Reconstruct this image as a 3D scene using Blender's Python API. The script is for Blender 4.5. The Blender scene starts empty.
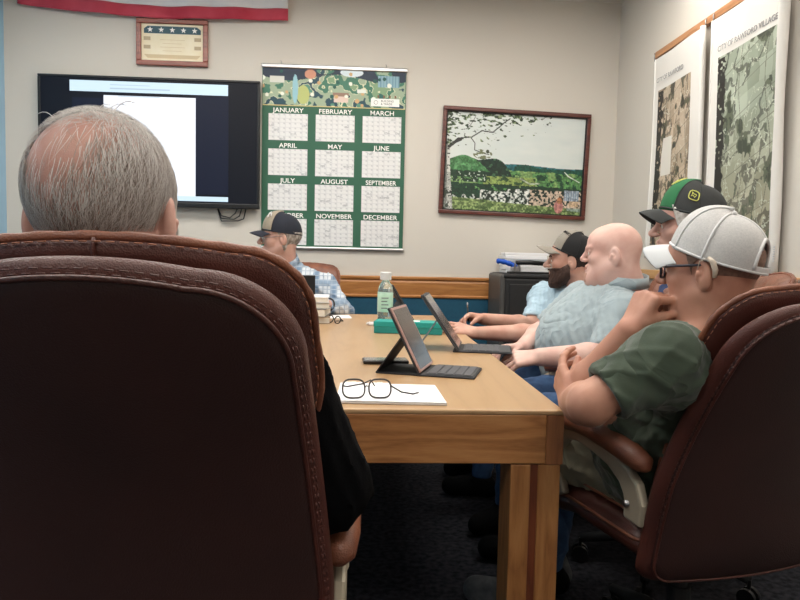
import bpy, bmesh, math, random
import numpy as np
from mathutils import Vector, Matrix
random.seed(7); rng = np.random.default_rng(7)
SC = bpy.context.scene; COL = SC.collection
PI = math.pi
def A3(*v): return np.array(v, float)
# ------------------------------------------------------------------ camera
F_ = 680.0; PT, YW, RL = [math.radians(a) for a in (-3.825, 3.32, 1.24)]
fw = A3(math.sin(YW)*math.cos(PT), math.cos(YW)*math.cos(PT), math.sin(PT))
rt0 = A3(math.cos(YW), -math.sin(YW), 0); up0 = np.cross(rt0, fw)
RV = rt0*math.cos(RL)+up0*math.sin(RL); UV = np.cross(RV, fw); CAM = A3(0, 0, 1.10)
def ray(px, py): return fw+RV*(px-400)/F_+UV*(300-py)/F_
def atY(px, py, v): d = ray(px, py); return CAM+d*(v-CAM[1])/d[1]
def atX(px, py, v): d = ray(px, py); return CAM+d*(v-CAM[0])/d[0]
def atZ(px, py, v): d = ray(px, py); return CAM+d*(v-CAM[2])/d[2]
cd = bpy.data.cameras.new('camera'); cam = bpy.data.objects.new('camera', cd); COL.objects.link(cam)
cd.sensor_width = 36; cd.lens = F_/800*36; cd.clip_start = .05
M = Matrix(((RV[0], UV[0], -fw[0], 0), (RV[1], UV[1], -fw[1], 0), (RV[2], UV[2], -fw[2], 1.10), (0, 0, 0, 1)))
cam.matrix_world = M; SC.camera = cam
SC.view_settings.view_transform = 'Standard'; SC.view_settings.look = 'None'
SC.view_settings.gamma = 1; SC.view_settings.use_curve_mapping = False; SC.view_settings.exposure = 1.62
# ------------------------------------------------------------------ materials
def lin(c):
    c = np.asarray(c, float)/255.
    return np.where(c <= .04045, c/12.92, ((c+.055)/1.055)**2.4)
def L(r, g, b): return tuple(lin((r, g, b)))+(1,)
MATS = {}
def mat(name, rgb, rough=.6, metal=0, spec=.5, var=None, vscale=8, bump=0, bscale=300, btype='noise', sss=0, emit=None, estr=1, coat=0, attr=None, stretch=(1, 1, 1), wrinkle=0, trans=0, sheen=0, detail=3):
    m = bpy.data.materials.new(name); m.use_nodes = True; nt = m.node_tree; N = nt.nodes; b = N['Principled BSDF']
    b.inputs['Base Color'].default_value = L(*rgb); b.inputs['Roughness'].default_value = rough
    b.inputs['Metallic'].default_value = metal; b.inputs['Specular IOR Level'].default_value = spec
    b.inputs['Coat Weight'].default_value = coat; b.inputs['Coat Roughness'].default_value = .25
    b.inputs['Sheen Weight'].default_value = sheen
    if trans: b.inputs['Transmission Weight'].default_value = trans
    if sss:
        b.inputs['Subsurface Weight'].default_value = sss; b.inputs['Subsurface Radius'].default_value = (1, .35, .2); b.inputs['Subsurface Scale'].default_value = .008
    tc = N.new('ShaderNodeTexCoord'); mp = N.new('ShaderNodeMapping'); mp.inputs['Scale'].default_value = stretch
    nt.links.new(tc.outputs['Object'], mp.inputs[0])
    if attr:
        a = N.new('ShaderNodeAttribute'); a.attribute_name = attr; nt.links.new(a.outputs['Color'], b.inputs['Base Color'])
    elif var:
        n = N.new('ShaderNodeTexNoise'); n.inputs['Scale'].default_value = vscale; n.inputs['Detail'].default_value = detail
        r = N.new('ShaderNodeValToRGB'); r.color_ramp.elements[0].position = .32; r.color_ramp.elements[1].position = .68
        r.color_ramp.elements[0].color = L(*rgb); r.color_ramp.elements[1].color = L(*var)
        nt.links.new(mp.outputs[0], n.inputs['Vector']); nt.links.new(n.outputs['Fac'], r.inputs[0]); nt.links.new(r.outputs[0], b.inputs['Base Color'])
    if bump:
        if btype == 'voronoi':
            n = N.new('ShaderNodeTexVoronoi'); n.inputs['Scale'].default_value = bscale; o = n.outputs['Distance']
        else:
            n = N.new('ShaderNodeTexNoise'); n.inputs['Scale'].default_value = bscale; n.inputs['Detail'].default_value = 2; o = n.outputs['Fac']
        bp = N.new('ShaderNodeBump'); bp.inputs['Strength'].default_value = bump; bp.inputs['Distance'].default_value = .002
        nt.links.new(mp.outputs[0], n.inputs['Vector']); nt.links.new(o, bp.inputs['Height']); nt.links.new(bp.outputs[0], b.inputs['Normal'])
    if wrinkle:
        n3 = N.new('ShaderNodeTexNoise'); n3.inputs['Scale'].default_value = 5.5; n3.inputs['Detail'].default_value = 1.5; n3.inputs['Distortion'].default_value = 1.2
        pp = N.new('ShaderNodeMath'); pp.operation = 'MULTIPLY'; pp.inputs[1].default_value = 5; p2 = N.new('ShaderNodeMath'); p2.operation = 'PINGPONG'; p2.inputs[1].default_value = 1
        b3 = N.new('ShaderNodeBump'); b3.inputs['Strength'].default_value = 1; b3.inputs['Distance'].default_value = wrinkle
        nt.links.new(tc.outputs['Object'], n3.inputs['Vector']); nt.links.new(n3.outputs['Fac'], pp.inputs[0]); nt.links.new(pp.outputs[0], p2.inputs[0]); nt.links.new(p2.outputs[0], b3.inputs['Height'])
        if bump: nt.links.new(bp.outputs[0], b3.inputs['Normal'])
        nt.links.new(b3.outputs[0], b.inputs['Normal'])
    if emit:
        b.inputs['Emission Color'].default_value = L(*emit); b.inputs['Emission Strength'].default_value = estr
    MATS[name] = m; return m
def wood(name, c1, c2, c3, axis, scale=1., rough=.4, coat=.2):
    """long straight grain along one axis with cathedral figure"""
    m = mat(name, c1, rough, coat=coat); nt = m.node_tree; N = nt.nodes; b = N['Principled BSDF']
    tc = N.new('ShaderNodeTexCoord'); mp = N.new('ShaderNodeMapping'); st = [14*scale]*3; st[axis] = 1.6*scale
    mp.inputs['Scale'].default_value = st; nt.links.new(tc.outputs['Object'], mp.inputs[0])
    n = N.new('ShaderNodeTexNoise'); n.inputs['Scale'].default_value = 1.1; n.inputs['Detail'].default_value = 2; n.inputs['Distortion'].default_value = .5
    mul = N.new('ShaderNodeMath'); mul.operation = 'MULTIPLY'; mul.inputs[1].default_value = 9
    fr = N.new('ShaderNodeMath'); fr.operation = 'PINGPONG'; fr.inputs[1].default_value = 1
    n2 = N.new('ShaderNodeTexNoise'); n2.inputs['Scale'].default_value = 16; n2.inputs['Detail'].default_value = 4
    mix = N.new('ShaderNodeMath'); mix.operation = 'MULTIPLY_ADD'; mix.inputs[1].default_value = .55
    r = N.new('ShaderNodeValToRGB'); e = r.color_ramp.elements; e[0].position = .15; e[0].color = L(*c1); e[1].position = .95; e[1].color = L(*c3)
    x = e.new(.55); x.color = L(*c2)
    sc = N.new('ShaderNodeMath'); sc.operation = 'MULTIPLY'; sc.inputs[1].default_value = .55
    nt.links.new(mp.outputs[0], n.inputs['Vector']); nt.links.new(mp.outputs[0], n2.inputs['Vector'])
    nt.links.new(n.outputs['Fac'], mul.inputs[0]); nt.links.new(mul.outputs[0], fr.inputs[0])
    nt.links.new(fr.outputs[0], sc.inputs[0]); nt.links.new(n2.outputs['Fac'], mix.inputs[0]); nt.links.new(sc.outputs[0], mix.inputs[2])
    nt.links.new(mix.outputs[0], r.inputs[0]); nt.links.new(r.outputs[0], b.inputs['Base Color'])
    return m
# ------------------------------------------------------------------ object helpers
def link(o, parent=None):
    COL.objects.link(o)
    if parent is not None: o.parent = parent
    return o
def tag(o, label=None, cat=None, group=None, kind=None):
    if label: o['label'] = label
    if cat: o['category'] = cat
    if group: o['group'] = group
    if kind: o['kind'] = kind
    return o
def empty(name, loc=(0, 0, 0), rz=0, label=None, cat=None, group=None):
    o = bpy.data.objects.new(name, None); COL.objects.link(o); o.location = loc; o.rotation_euler = (0, 0, rz); o.empty_display_size = .05
    return tag(o, label, cat, group)
def obj_np(name, V, Fc, m, parent=None, smooth=True, cols=None):
    me = bpy.data.meshes.new(name); V = np.asarray(V, np.float32); n = len(V)
    if isinstance(Fc, np.ndarray):
        k = Fc.shape[1]; me.vertices.add(n); me.vertices.foreach_set('co', V.ravel())
        me.loops.add(Fc.size); me.loops.foreach_set('vertex_index', Fc.astype(np.int32).ravel())
        me.polygons.add(len(Fc)); me.polygons.foreach_set('loop_start', np.arange(0, Fc.size, k, dtype=np.int32)); me.polygons.foreach_set('loop_total', np.full(len(Fc), k, np.int32))
        me.update(calc_edges=True); me.validate()
    else:
        me.from_pydata([tuple(map(float, v)) for v in V], [], [tuple(map(int, f)) for f in Fc]); me.update()
    if cols is not None:
        at = me.color_attributes.new('Col', 'FLOAT_COLOR', 'POINT')
        c4 = np.ones((n, 4), np.float32); c4[:, :3] = cols; at.data.foreach_set('color', c4.ravel())
    me.materials.append(m)
    if smooth: me.polygons.foreach_set('use_smooth', np.ones(len(me.polygons), bool))
    o = bpy.data.objects.new(name, me); return link(o, parent)
class MB:
    """collects shapes, builds them as one mesh"""
    def __init__(s): s.v = []; s.f = []
    def add(s, V, Fc):
        o = len(s.v); s.v += [tuple(map(float, v)) for v in V]; s.f += [tuple(i+o for i in f) for f in Fc]; return s
    def box(s, lo, hi, T=None):
        V = [(x, y, z) for x in (lo[0], hi[0]) for y in (lo[1], hi[1]) for z in (lo[2], hi[2])]
        if T is not None: V = [T(v) for v in V]
        return s.add(V, [(0, 1, 3, 2), (4, 6, 7, 5), (0, 4, 5, 1), (2, 3, 7, 6), (0, 2, 6, 4), (1, 5, 7, 3)])
    def tube(s, pts, r, n=10, closed=False, caps=True, flat=None):
        P = [A3(*p) for p in pts]; K = len(P); rr = r if hasattr(r, '__len__') else [r]*K
        base = len(s.v); u = None; V = []
        for i in range(K):
            a = P[i-1] if (i > 0 or closed) else P[i]; b = P[(i+1) % K] if (i < K-1 or closed) else P[i]
            t = b-a; t = t/(np.linalg.norm(t)+1e-12)
            if u is None: u = np.cross(t, (0, 0, 1) if abs(t[2]) < .9 else (1, 0, 0))
            u = u-t*(u@t); u = u/(np.linalg.norm(u)+1e-12); w = np.cross(t, u)
            for k in range(n):
                a_ = 2*PI*k/n; V.append(P[i]+(u*math.cos(a_)+w*math.sin(a_))*rr[i])
        Fc = []
        for i in range(K if closed else K-1):
            j = (i+1) % K
            for k in range(n): Fc.append((i*n+k, i*n+(k+1) % n, j*n+(k+1) % n, j*n+k))
        if caps and not closed: Fc += [tuple(range(n))[::-1], tuple((K-1)*n+k for k in range(n))]
        return s.add(V, Fc)
    def lathe(s, prof, n=24, c=(0, 0, 0)):
        V = []; Fc = []
        for r, z in prof:
            for k in range(n): a = 2*PI*k/n; V.append((c[0]+r*math.cos(a), c[1]+r*math.sin(a), c[2]+z))
        for i in range(len(prof)-1):
            for k in range(n): Fc.append((i*n+k, i*n+(k+1) % n, (i+1)*n+(k+1) % n, (i+1)*n+k))
        Fc += [tuple(range(n))[::-1], tuple((len(prof)-1)*n+k for k in range(n))]
        return s.add(V, Fc)
    def build(s, name, m, parent=None, bevel=0, smooth=False, seg=2):
        o = obj_np(name, s.v, s.f, m, parent, smooth)
        bm = bmesh.new(); bm.from_mesh(o.data); bmesh.ops.recalc_face_normals(bm, faces=bm.faces); bm.to_mesh(o.data); bm.free()
        if bevel:
            md = o.modifiers.new('b', 'BEVEL'); md.width = bevel; md.segments = seg; md.limit_method = 'ANGLE'; md.angle_limit = .7
        return o
def text(name, body, size, m, parent, loc, rot, sx=1, align='CENTER', ext=.0006, bold=0):
    c = bpy.data.curves.new(name, 'FONT'); c.body = body; c.size = size; c.align_x = align; c.extrude = ext; c.offset = bold
    t = bpy.data.objects.new(name+'_c', c); COL.objects.link(t); bpy.context.view_layer.update()
    me = bpy.data.meshes.new_from_object(t.evaluated_get(bpy.context.evaluated_depsgraph_get())); bpy.data.objects.remove(t)
    me.materials.clear(); me.materials.append(m); o = bpy.data.objects.new(name, me); link(o, parent)
    o.location = loc; o.rotation_euler = rot; o.scale = (sx, 1, 1); return o
def copy_tree(o, parent=None):
    c = o.copy(); COL.objects.link(c); c.parent = parent
    for ch in list(o.children): copy_tree(ch, c)
    return c
# ------------------------------------------------------------------ implicit surfaces (bodies, clothing)
def rotz(a): c, s = math.cos(a), math.sin(a); return np.array([[c, -s, 0], [s, c, 0], [0, 0, 1.]])
def rotx(a): c, s = math.cos(a), math.sin(a); return np.array([[1, 0, 0], [0, c, -s], [0, s, c.real]])
def roty(a): c, s = math.cos(a), math.sin(a); return np.array([[c, 0, s], [0, 1, 0], [-s, 0, c]])
def unit(v): v = np.asarray(v, float); return v/(np.linalg.norm(v)+1e-12)
def axis(lo, hi, fine, coarse):
    x = lo; o = [lo]
    while x < hi:
        st = coarse
        for a, b, s in fine:
            if a-coarse < x < b+coarse*.5: st = min(st, s)
        x += st; o.append(x)
    return np.array(o, np.float32)
class Field:
    def __init__(s, lo, hi, fine=(), coarse=.010):
        s.ax = [axis(lo[i], hi[i], [(f[0][i], f[1][i], f[2]) for f in fine], coarse) for i in range(3)]
        s.d = np.full([len(a) for a in s.ax], .5, np.float32)
    def sl(s, lo, hi):
        r = []; g = []
        for i in range(3):
            a = max(0, int(np.searchsorted(s.ax[i], lo[i]))-1); b = min(len(s.ax[i]), int(np.searchsorted(s.ax[i], hi[i]))+1)
            r.append(slice(a, max(b, a))); g.append(s.ax[i][a:max(b, a)])
        return tuple(r), g[0][:, None, None], g[1][None, :, None], g[2][None, None, :]
    def put(s, sl, f, k, op):
        d = s.d[sl]
        if d.size == 0: return
        if op == 'sub': f = -f; h = np.maximum(k-np.abs(d-f), 0)/max(k, 1e-6); s.d[sl] = np.maximum(d, f)+h*h*k/4; return
        if k > 0: h = np.maximum(k-np.abs(d-f), 0)/k; s.d[sl] = np.minimum(d, f)-h*h*k/4
        else: s.d[sl] = np.minimum(d, f)
    def cone(s, a, b, ra, rb, k=.02, op='add', flat=None, g=0.):
        """round cone; flat=(normal, factor) squashes it across that normal; g grows it"""
        a = np.asarray(a, float); b = np.asarray(b, float); R = max(ra, rb)*(max(1, flat[1]) if flat else 1)+k+g+.03
        sl, X, Y, Z = s.sl(np.minimum(a, b)-R, np.maximum(a, b)+R)
        x, y, z = X-a[0], Y-a[1], Z-a[2]; ba = b-a; q = max(ba@ba, 1e-9)
        h = np.clip((x*ba[0]+y*ba[1]+z*ba[2])/q, 0, 1); x = x-h*ba[0]; y = y-h*ba[1]; z = z-h*ba[2]
        r = ra+(rb-ra)*h
        if flat:
            n = unit(flat[0]); c = x*n[0]+y*n[1]+z*n[2]; e = c*(1/flat[1]-1); x = x+e*n[0]; y = y+e*n[1]; z = z+e*n[2]
            f = (np.sqrt(x*x+y*y+z*z)-r)*min(1, flat[1]**.5)-g
        else: f = np.sqrt(x*x+y*y+z*z)-r-g
        s.put(sl, f.astype(np.float32), k, op); return s
    def ell(s, c, r, Rm=None, k=.02, op='add', g=0.):
        c = np.asarray(c, float); r = np.asarray(r, float)+g; Rm = np.eye(3) if Rm is None else Rm; e = np.abs(Rm)@r+k+.03
        sl, X, Y, Z = s.sl(c-e, c+e); x, y, z = X-c[0], Y-c[1], Z-c[2]
        p = [x*Rm[0, i]+y*Rm[1, i]+z*Rm[2, i] for i in range(3)]
        k0 = np.sqrt(sum((p[i]/r[i])**2 for i in range(3))); k1 = np.sqrt(sum((p[i]/r[i]**2)**2 for i in range(3)))+1e-6
        s.put(sl, (k0*(k0-1)/k1).astype(np.float32), k, op); return s
    def grids(s): return s.ax[0][:, None, None], s.ax[1][None, :, None], s.ax[2][None, None, :]
    def plane(s, p, n, within=None):
        """cuts away what lies on the side the normal points to (optionally only near a point)"""
        n = unit(n); X, Y, Z = s.grids(); f = ((X-p[0])*n[0]+(Y-p[1])*n[1]+(Z-p[2])*n[2]).astype(np.float32)
        if within is None: s.d = np.maximum(s.d, f)
        else:
            c, R = within; m = (X-c[0])**2+(Y-c[1])**2+(Z-c[2])**2 < R*R
            s.d = np.where(m, np.maximum(s.d, f), s.d)
        return s
    def folds(s, amp, freq, seed=0, sharp=1.):
        r = np.random.default_rng(seed); X, Y, Z = s.grids(); m = np.abs(s.d) < .06; I = np.nonzero(m)
        x = s.ax[0][I[0]]; y = s.ax[1][I[1]]; z = s.ax[2][I[2]]; a = np.zeros(len(x), np.float32)
        w = [np.sin(r.normal()*9*x+r.normal()*9*y+r.normal()*9*z+r.uniform(0, 6)) for _ in range(3)]
        for q in range(4):
            v = unit(r.normal(size=3)+A3(0, 0, .8))*freq*r.uniform(.6, 1.5)
            ph = v[0]*x+v[1]*y+v[2]*z+1.6*w[q % 3]; gate = .5+.5*np.sin(r.normal()*12*x+r.normal()*12*y+r.normal()*12*z+r.uniform(0, 6))
            a += gate*((1-np.abs(np.sin(ph)))**2-.3)
        s.d[m] -= a*amp; return s
    def mesh(s, name, m, parent=None):
        d = s.d; ax = s.ax; S = d < 0
        cnt = np.zeros([n-1 for n in d.shape], np.int8)
        C = [(i, j, k) for i in (0, 1) for j in (0, 1) for k in (0, 1)]
        for i, j, k in C: cnt += S[i:S.shape[0]-1+i, j:S.shape[1]-1+j, k:S.shape[2]-1+k]
        act = (cnt > 0) & (cnt < 8); I, J, K = np.nonzero(act); n = len(I)
        if n == 0: return None
        val = {c: d[I+c[0], J+c[1], K+c[2]] for c in C}
        pos = {c: np.stack([ax[0][I+c[0]], ax[1][J+c[1]], ax[2][K+c[2]]], 1) for c in C}
        acc = np.zeros((n, 3)); ct = np.zeros(n)
        for a in C:
            for q in range(3):
                if a[q]: continue
                b = list(a); b[q] = 1; b = tuple(b); va, vb = val[a], val[b]; cr = (va < 0) != (vb < 0)
                t = np.where(cr, va/np.where(cr, va-vb, 1), 0)
                p = pos[a]+(pos[b]-pos[a])*t[:, None]; acc[cr] += p[cr]; ct[cr] += 1
        V = acc/ct[:, None]; vid = np.full(act.shape, -1, np.int32); vid[I, J, K] = np.arange(n)
        Q = []
        for q in range(3):
            sa = [slice(None)]*3; sb = [slice(None)]*3; sa[q] = slice(0, -1); sb[q] = slice(1, None)
            A_, B_ = S[tuple(sa)], S[tuple(sb)]; e = A_ != B_; u, v = [(1, 2), (2, 0), (0, 1)][q]
            lim = [slice(None)]*3; lim[u] = slice(1, d.shape[u]-1); lim[v] = slice(1, d.shape[v]-1)
            mm = np.zeros_like(e); mm[tuple(lim)] = e[tuple(lim)]; ijk = np.array(np.nonzero(mm)); inside = A_[tuple(ijk)]
            def g(du, dv):
                t = ijk.copy(); t[u] -= du; t[v] -= dv; return vid[t[0], t[1], t[2]]
            qd = np.stack([g(1, 1), g(0, 1), g(0, 0), g(1, 0)], 1); qd[~inside] = qd[~inside][:, ::-1]; Q.append(qd)
        Q = np.concatenate(Q); Q = Q[(Q >= 0).all(1)]
        return obj_np(name, V, Q, m, parent)
# ------------------------------------------------------------------ 2D noise for printed pictures
def hsh(i, j, sd): h = (i*374761393+j*668265263+sd*974711) & 0x7fffffff; h = ((h ^ (h >> 13))*1274126177) & 0x7fffffff; return ((h ^ (h >> 16)) & 0xffff)/65535.
def vn(u, v, sd=0):
    i = np.floor(u).astype(np.int64); j = np.floor(v).astype(np.int64); a = u-i; b = v-j; a = a*a*(3-2*a); b = b*b*(3-2*b)
    return (hsh(i, j, sd)*(1-a)+hsh(i+1, j, sd)*a)*(1-b)+(hsh(i, j+1, sd)*(1-a)+hsh(i+1, j+1, sd)*a)*b
def fbm(u, v, sd=0, o=4): return sum(vn(u*2**k, v*2**k, sd+k)*.5**k for k in range(o))/sum(.5**k for k in range(o))
def seg(u, v, pts, asp=1.):
    """distance to a polyline (v in units of height, u scaled by aspect)"""
    d = np.full(u.shape, 9.)
    for (a, b), (c, e) in zip(pts[:-1], pts[1:]):
        ax, ay, bx, by = a*asp, b, c*asp, e; x = u*asp-ax; y = v-ay; dx, dy = bx-ax, by-ay
        h = np.clip((x*dx+y*dy)/(dx*dx+dy*dy+1e-9), 0, 1); d = np.minimum(d, np.hypot(x-h*dx, y-h*dy))
    return d
def art(name, fn, P, nu, nv, m, parent=None):
    """flat printed picture: P(u,v)->xyz ; u right, v down ; fn(u,v)->sRGB 0..255"""
    u, v = np.meshgrid(np.linspace(0, 1, nu), np.linspace(0, 1, nv)); c = fn(u, v).reshape(-1, 3)
    V = P(u.ravel(), v.ravel()); i = np.arange(nu*nv).reshape(nv, nu)
    Q = np.stack([i[:-1, :-1].ravel(), i[1:, :-1].ravel(), i[1:, 1:].ravel(), i[:-1, 1:].ravel()], 1)
    return obj_np(name, V, Q, m, parent, smooth=False, cols=lin(np.clip(c, 0, 255)))
def put(c, m, rgb): c[m] = rgb
# ================================================================== THE ROOM
WB, WX, WL, WF, HC = 5.10, 1.90, -2.565, -2.2, 3.0
m_wall = mat('wall_paint', (211, 205, 196), .9, bump=.15, bscale=260, spec=.2)
m_blue = mat('pale_blue_paint', (160, 196, 222), .85, spec=.2)
m_ceil = mat('ceiling_tile', (225, 222, 215), .95, bump=.3, bscale=90)
m_teal = mat('teal_wainscot', (14, 74, 100), .7, var=(18, 80, 106), vscale=60, bump=.2)
m_rail = wood('honey_rail_oak', (190, 134, 80), (180, 122, 68), (156, 100, 54), 0, .8)
m_railx = wood('honey_rail_oak_y', (205, 160, 105), (196, 148, 92), (176, 124, 70), 1, .8)
m_carpet = mat('carpet', (26, 27, 31), 1, var=(58, 58, 64), vscale=45, bump=.9, bscale=500, spec=.1)
def slab(name, lo, hi, m, kind='structure', bevel=0, **k):
    o = MB().box(lo, hi).build(name, m, bevel=bevel); tag(o, kind=kind, **k); return o
slab('floor', (WL-.1, WF-.1, -.1), (WX+.1, WB+.1, 0), m_carpet)
slab('ceiling', (WL-.1, WF-.1, HC), (WX+.1, WB+.1, HC+.1), m_ceil)
slab('wall_back', (WL-.1, WB, 0), (WX+.1, WB+.1, HC), m_wall)
slab('wall_right', (WX, WF, 0), (WX+.1, WB, HC), m_wall)
slab('wall_left', (WL-.1, WF, 0), (WL, WB, HC), m_blue)
slab('wall_front', (WL-.1, WF-.1, 0), (WX+.1, WF, HC), m_wall)
ra = atY(415, 276.5, WB)[2]; rb = atY(415, 298, WB)[2]
prof = [(0, 0), (.022, .004), (.024, .018), (.016, .024), (.019, .05), (.022, ra-rb-.045), (.016, ra-rb-.03), (.028, ra-rb-.022), (.031, ra-rb-.006), (.022, ra-rb), (0, ra-rb)]
b = MB(); V = []; n = len(prof)
for x in (WL, WX-.002):
    V += [(x, WB-p[0], rb+p[1]) for p in prof]
b.add(V, [(i, i+1, n+i+1, n+i) for i in range(n-1)]+[tuple(range(n)), tuple(range(n, 2*n))[::-1]])
tag(b.build('trim_1', m_rail, bevel=.002), kind='structure')
slab('trim_2', (WL, WB-.012, .1), (WX-.001, WB-.0005, rb+.001), m_teal)
slab('baseboard_back', (WL, WB-.02, 0), (WX-.001, WB-.0125, .1), m_rail)
rz1 = atX(640, 269, WX)[2]
slab('trim_3', (WX-.03, .2, rz1-.06), (WX-.0005, WB-.033, rz1), m_railx, bevel=.006)
# ceiling lights: real troffers, out of the frame above
m_diff = mat('light_diffuser', (255, 255, 255), .5, emit=(255, 249, 240), estr=4.0)
m_trof = mat('white_enamel', (235, 235, 232), .4)
POS = [(-1.7, 3.75), (-.25, 3.75), (1.15, 3.6), (-1.6, 1.8), (-.2, 1.8), (1.15, 1.6), (-1.4, -.5), (.8, -.6)]
for i, (x, y) in enumerate(POS):
    t = empty('ceiling_light', (x, y, HC), 0, 'recessed fluorescent ceiling light out of view above the room', 'ceiling light', 'fluorescent ceiling lights')
    fr = MB()
    for lo, hi in [((-.62, -.32, -.03), (.62, -.28, -.001)), ((-.62, .28, -.03), (.62, .32, -.001)), ((-.62, -.28, -.03), (-.58, .28, -.001)), ((.58, -.28, -.03), (.62, .28, -.001))]: fr.box(lo, hi)
    fr.build('frame', m_trof, t); MB().box((-.58, -.28, -.022), (.58, .28, -.004)).build('diffuser', m_diff, t)
# ---- television
m_blk = mat('black_plastic', (14, 14, 16), .35); m_blk2 = mat('matte_black', (20, 20, 22), .7)
TP = WB-.075; a = atY(37, 71, TP); c = atY(259, 210, TP); x0, x1, z1, z0 = a[0], c[0], (a[2]+atY(259, 83, TP)[2])/2, (c[2]+atY(40, 203, TP)[2])/2
tv = empty('television', ((x0+x1)/2, WB, z0), 0, 'large flat black television on the back wall showing a white page', 'television')
W = x1-x0; H = z1-z0
b = MB(); y0, y1 = -.075, -.04
for lo, hi in [((-W/2, y0, 0), (W/2, y1, .035)), ((-W/2, y0, H-.018), (W/2, y1, H)), ((-W/2, y0, .035), (-W/2+.018, y1, H-.018)), ((W/2-.018, y0, .035), (W/2, y1, H-.018))]: b.box(lo, hi)
b.build('bezel', m_blk, tv, bevel=.004)
MB().box((-W/2+.01, -.055, .01), (W/2-.01, -.012, H-.01)).build('casing', m_blk2, tv, bevel=.006)
MB().box((-.3, -.013, .2), (.3, -.0005, .6)).build('wall_bracket', m_blk2, tv)
m_s0 = mat('screen_black', (7, 8, 12), .4, spec=.2, emit=(14, 18, 30), estr=.25)
m_s1 = mat('screen_white', (40, 40, 40), .3, emit=(240, 245, 255), estr=.37); m_s2 = mat('screen_pale_blue', (40, 40, 40), .3, emit=(206, 229, 244), estr=.37); m_s3 = mat('screen_navy', (8, 10, 20), .4, spec=.2, emit=(26, 32, 52), estr=.25)
m_s4 = mat('screen_grey_text', (40, 40, 40), .3, emit=(170, 190, 205), estr=.4)
MB().box((-W/2+.018, -.068, .035), (W/2-.018, -.056, H-.018)).build('screen', m_s0, tv)
def scr(name, p0, p1, m, d=0):
    A = atY(*p0, WB-.07); B = atY(*p1, WB-.07); cx = (x0+x1)/2
    return MB().box((A[0]-cx, -.0695-d, B[2]-z0), (B[0]-cx, -.068-d, A[2]-z0)).build(name, m, tv)
scr('navy_margin', (72, 97), (103.5, 199), m_s3); scr('navy_margin', (195.5, 96), (228, 195), m_s3)
scr('document_page', (103.5, 95), (195.5, 200), m_s1, .0003); scr('toolbar', (69.5, 79.5), (228, 96), m_s2, .0006); scr('taskbar', (103.5, 194), (228, 202), m_s2, .0006)
for k, (q, w) in enumerate([(84, 40), (88, 60)]): scr('toolbar_text', (110, q+1), (110+w, q+1.7), m_s4, .0009)
scr('page_text', (118, 96.5), (160, 97.3), m_s4, .0009)
for q in (0, 1, 2):
    pts = [(.62+.03*q, -.03, .02), (.60+.03*q, -.03, -.03-.02*q), (.56+.03*q, -.03, -.065-.01*q), (.50, -.03, -.05-.02*q), (.47, -.02, .0)]
    MB().tube(pts, .005, 6).build('cable', m_blk, tv, smooth=True)
# ---- certificate plaque
m_cfr = wood('plaque_frame_wood', (150, 82, 66), (140, 74, 60), (112, 56, 46), 0, 1, .35); m_cream = mat('cream_card', (243, 233, 208), .6, var=(238, 226, 196), vscale=14)
m_slate = mat('slate_blue_ink', (62, 92, 104), .6); m_wht = mat('white_ink', (245, 245, 242), .6); m_tan = mat('tan_ink', (190, 172, 140), .6); m_tan2 = mat('light_tan_ink', (214, 194, 156), .6)
a = atY(137, 18.5, WB); c = atY(208.5, 68, WB); W = c[0]-a[0]; H = a[2]-c[2]
ct = empty('award_plaque', (a[0], WB, c[2]), 0, 'small wood framed cream certificate with five white stars above the television', 'plaque')
b = MB()
for lo, hi in [((0, -.03, 0), (W, -.001, .035)), ((0, -.03, H-.035), (W, -.001, H)), ((0, -.03, .035), (.035, -.001, H-.035)), ((W-.035, -.03, .035), (W, -.001, H-.035))]: b.box(lo, hi)
b.build('frame', m_cfr, ct, bevel=.005); MB().box((.035, -.012, .035), (W-.035, -.002, H-.035)).build('certificate_card', m_cream, ct)
def poly(name, pts, y, m, parent, th=.0008):
    n = len(pts); V = [(x, y, z) for x, z in pts]+[(x, y+th, z) for x, z in pts]
    return MB().add(V, [tuple(range(n)), tuple(range(n, 2*n))[::-1]]+[(i, (i+1) % n, n+(i+1) % n, n+i) for i in range(n)]).build(name, m, parent)
iw, ih = W-.07, H-.07
def cu(u, v): return (.035+u*iw, H-.035-v*ih)
poly('star_banner', [cu(*p) for p in ((.04, .26), (.04, .14), (.10, .06), (.90, .06), (.96, .14), (.96, .26))], -.0135, m_slate, ct)
for k in range(5):
    cx, cz = cu(.14+.18*k, .16); R = .021
    poly('star', [(cx+(R if j % 2 == 0 else R*.42)*math.sin(j*PI/5), cz+(R if j % 2 == 0 else R*.42)*math.cos(j*PI/5)) for j in range(10)], -.0145, m_wht, ct)
for u, v in ((.09, .40), (.09, .63), (.91, .40), (.91, .63)): poly('seal', [cu(u-.055, v+.05), cu(u-.055, v-.05), cu(u+.055, v-.05), cu(u+.055, v+.05)], -.0135, m_tan, ct)
poly('scroll', [cu(*p) for p in ((.04, .83), (.1, .93), (.9, .93), (.96, .83))], -.0135, m_tan2, ct)
for k in range(4): poly('written_line', [cu(.3+.04*(k % 2), .42+.1*k), cu(.7-.05*(k % 2), .42+.1*k), cu(.7-.05*(k % 2), .43+.1*k), cu(.3+.04*(k % 2), .43+.1*k)], -.0135, m_tan2, ct)
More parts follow.
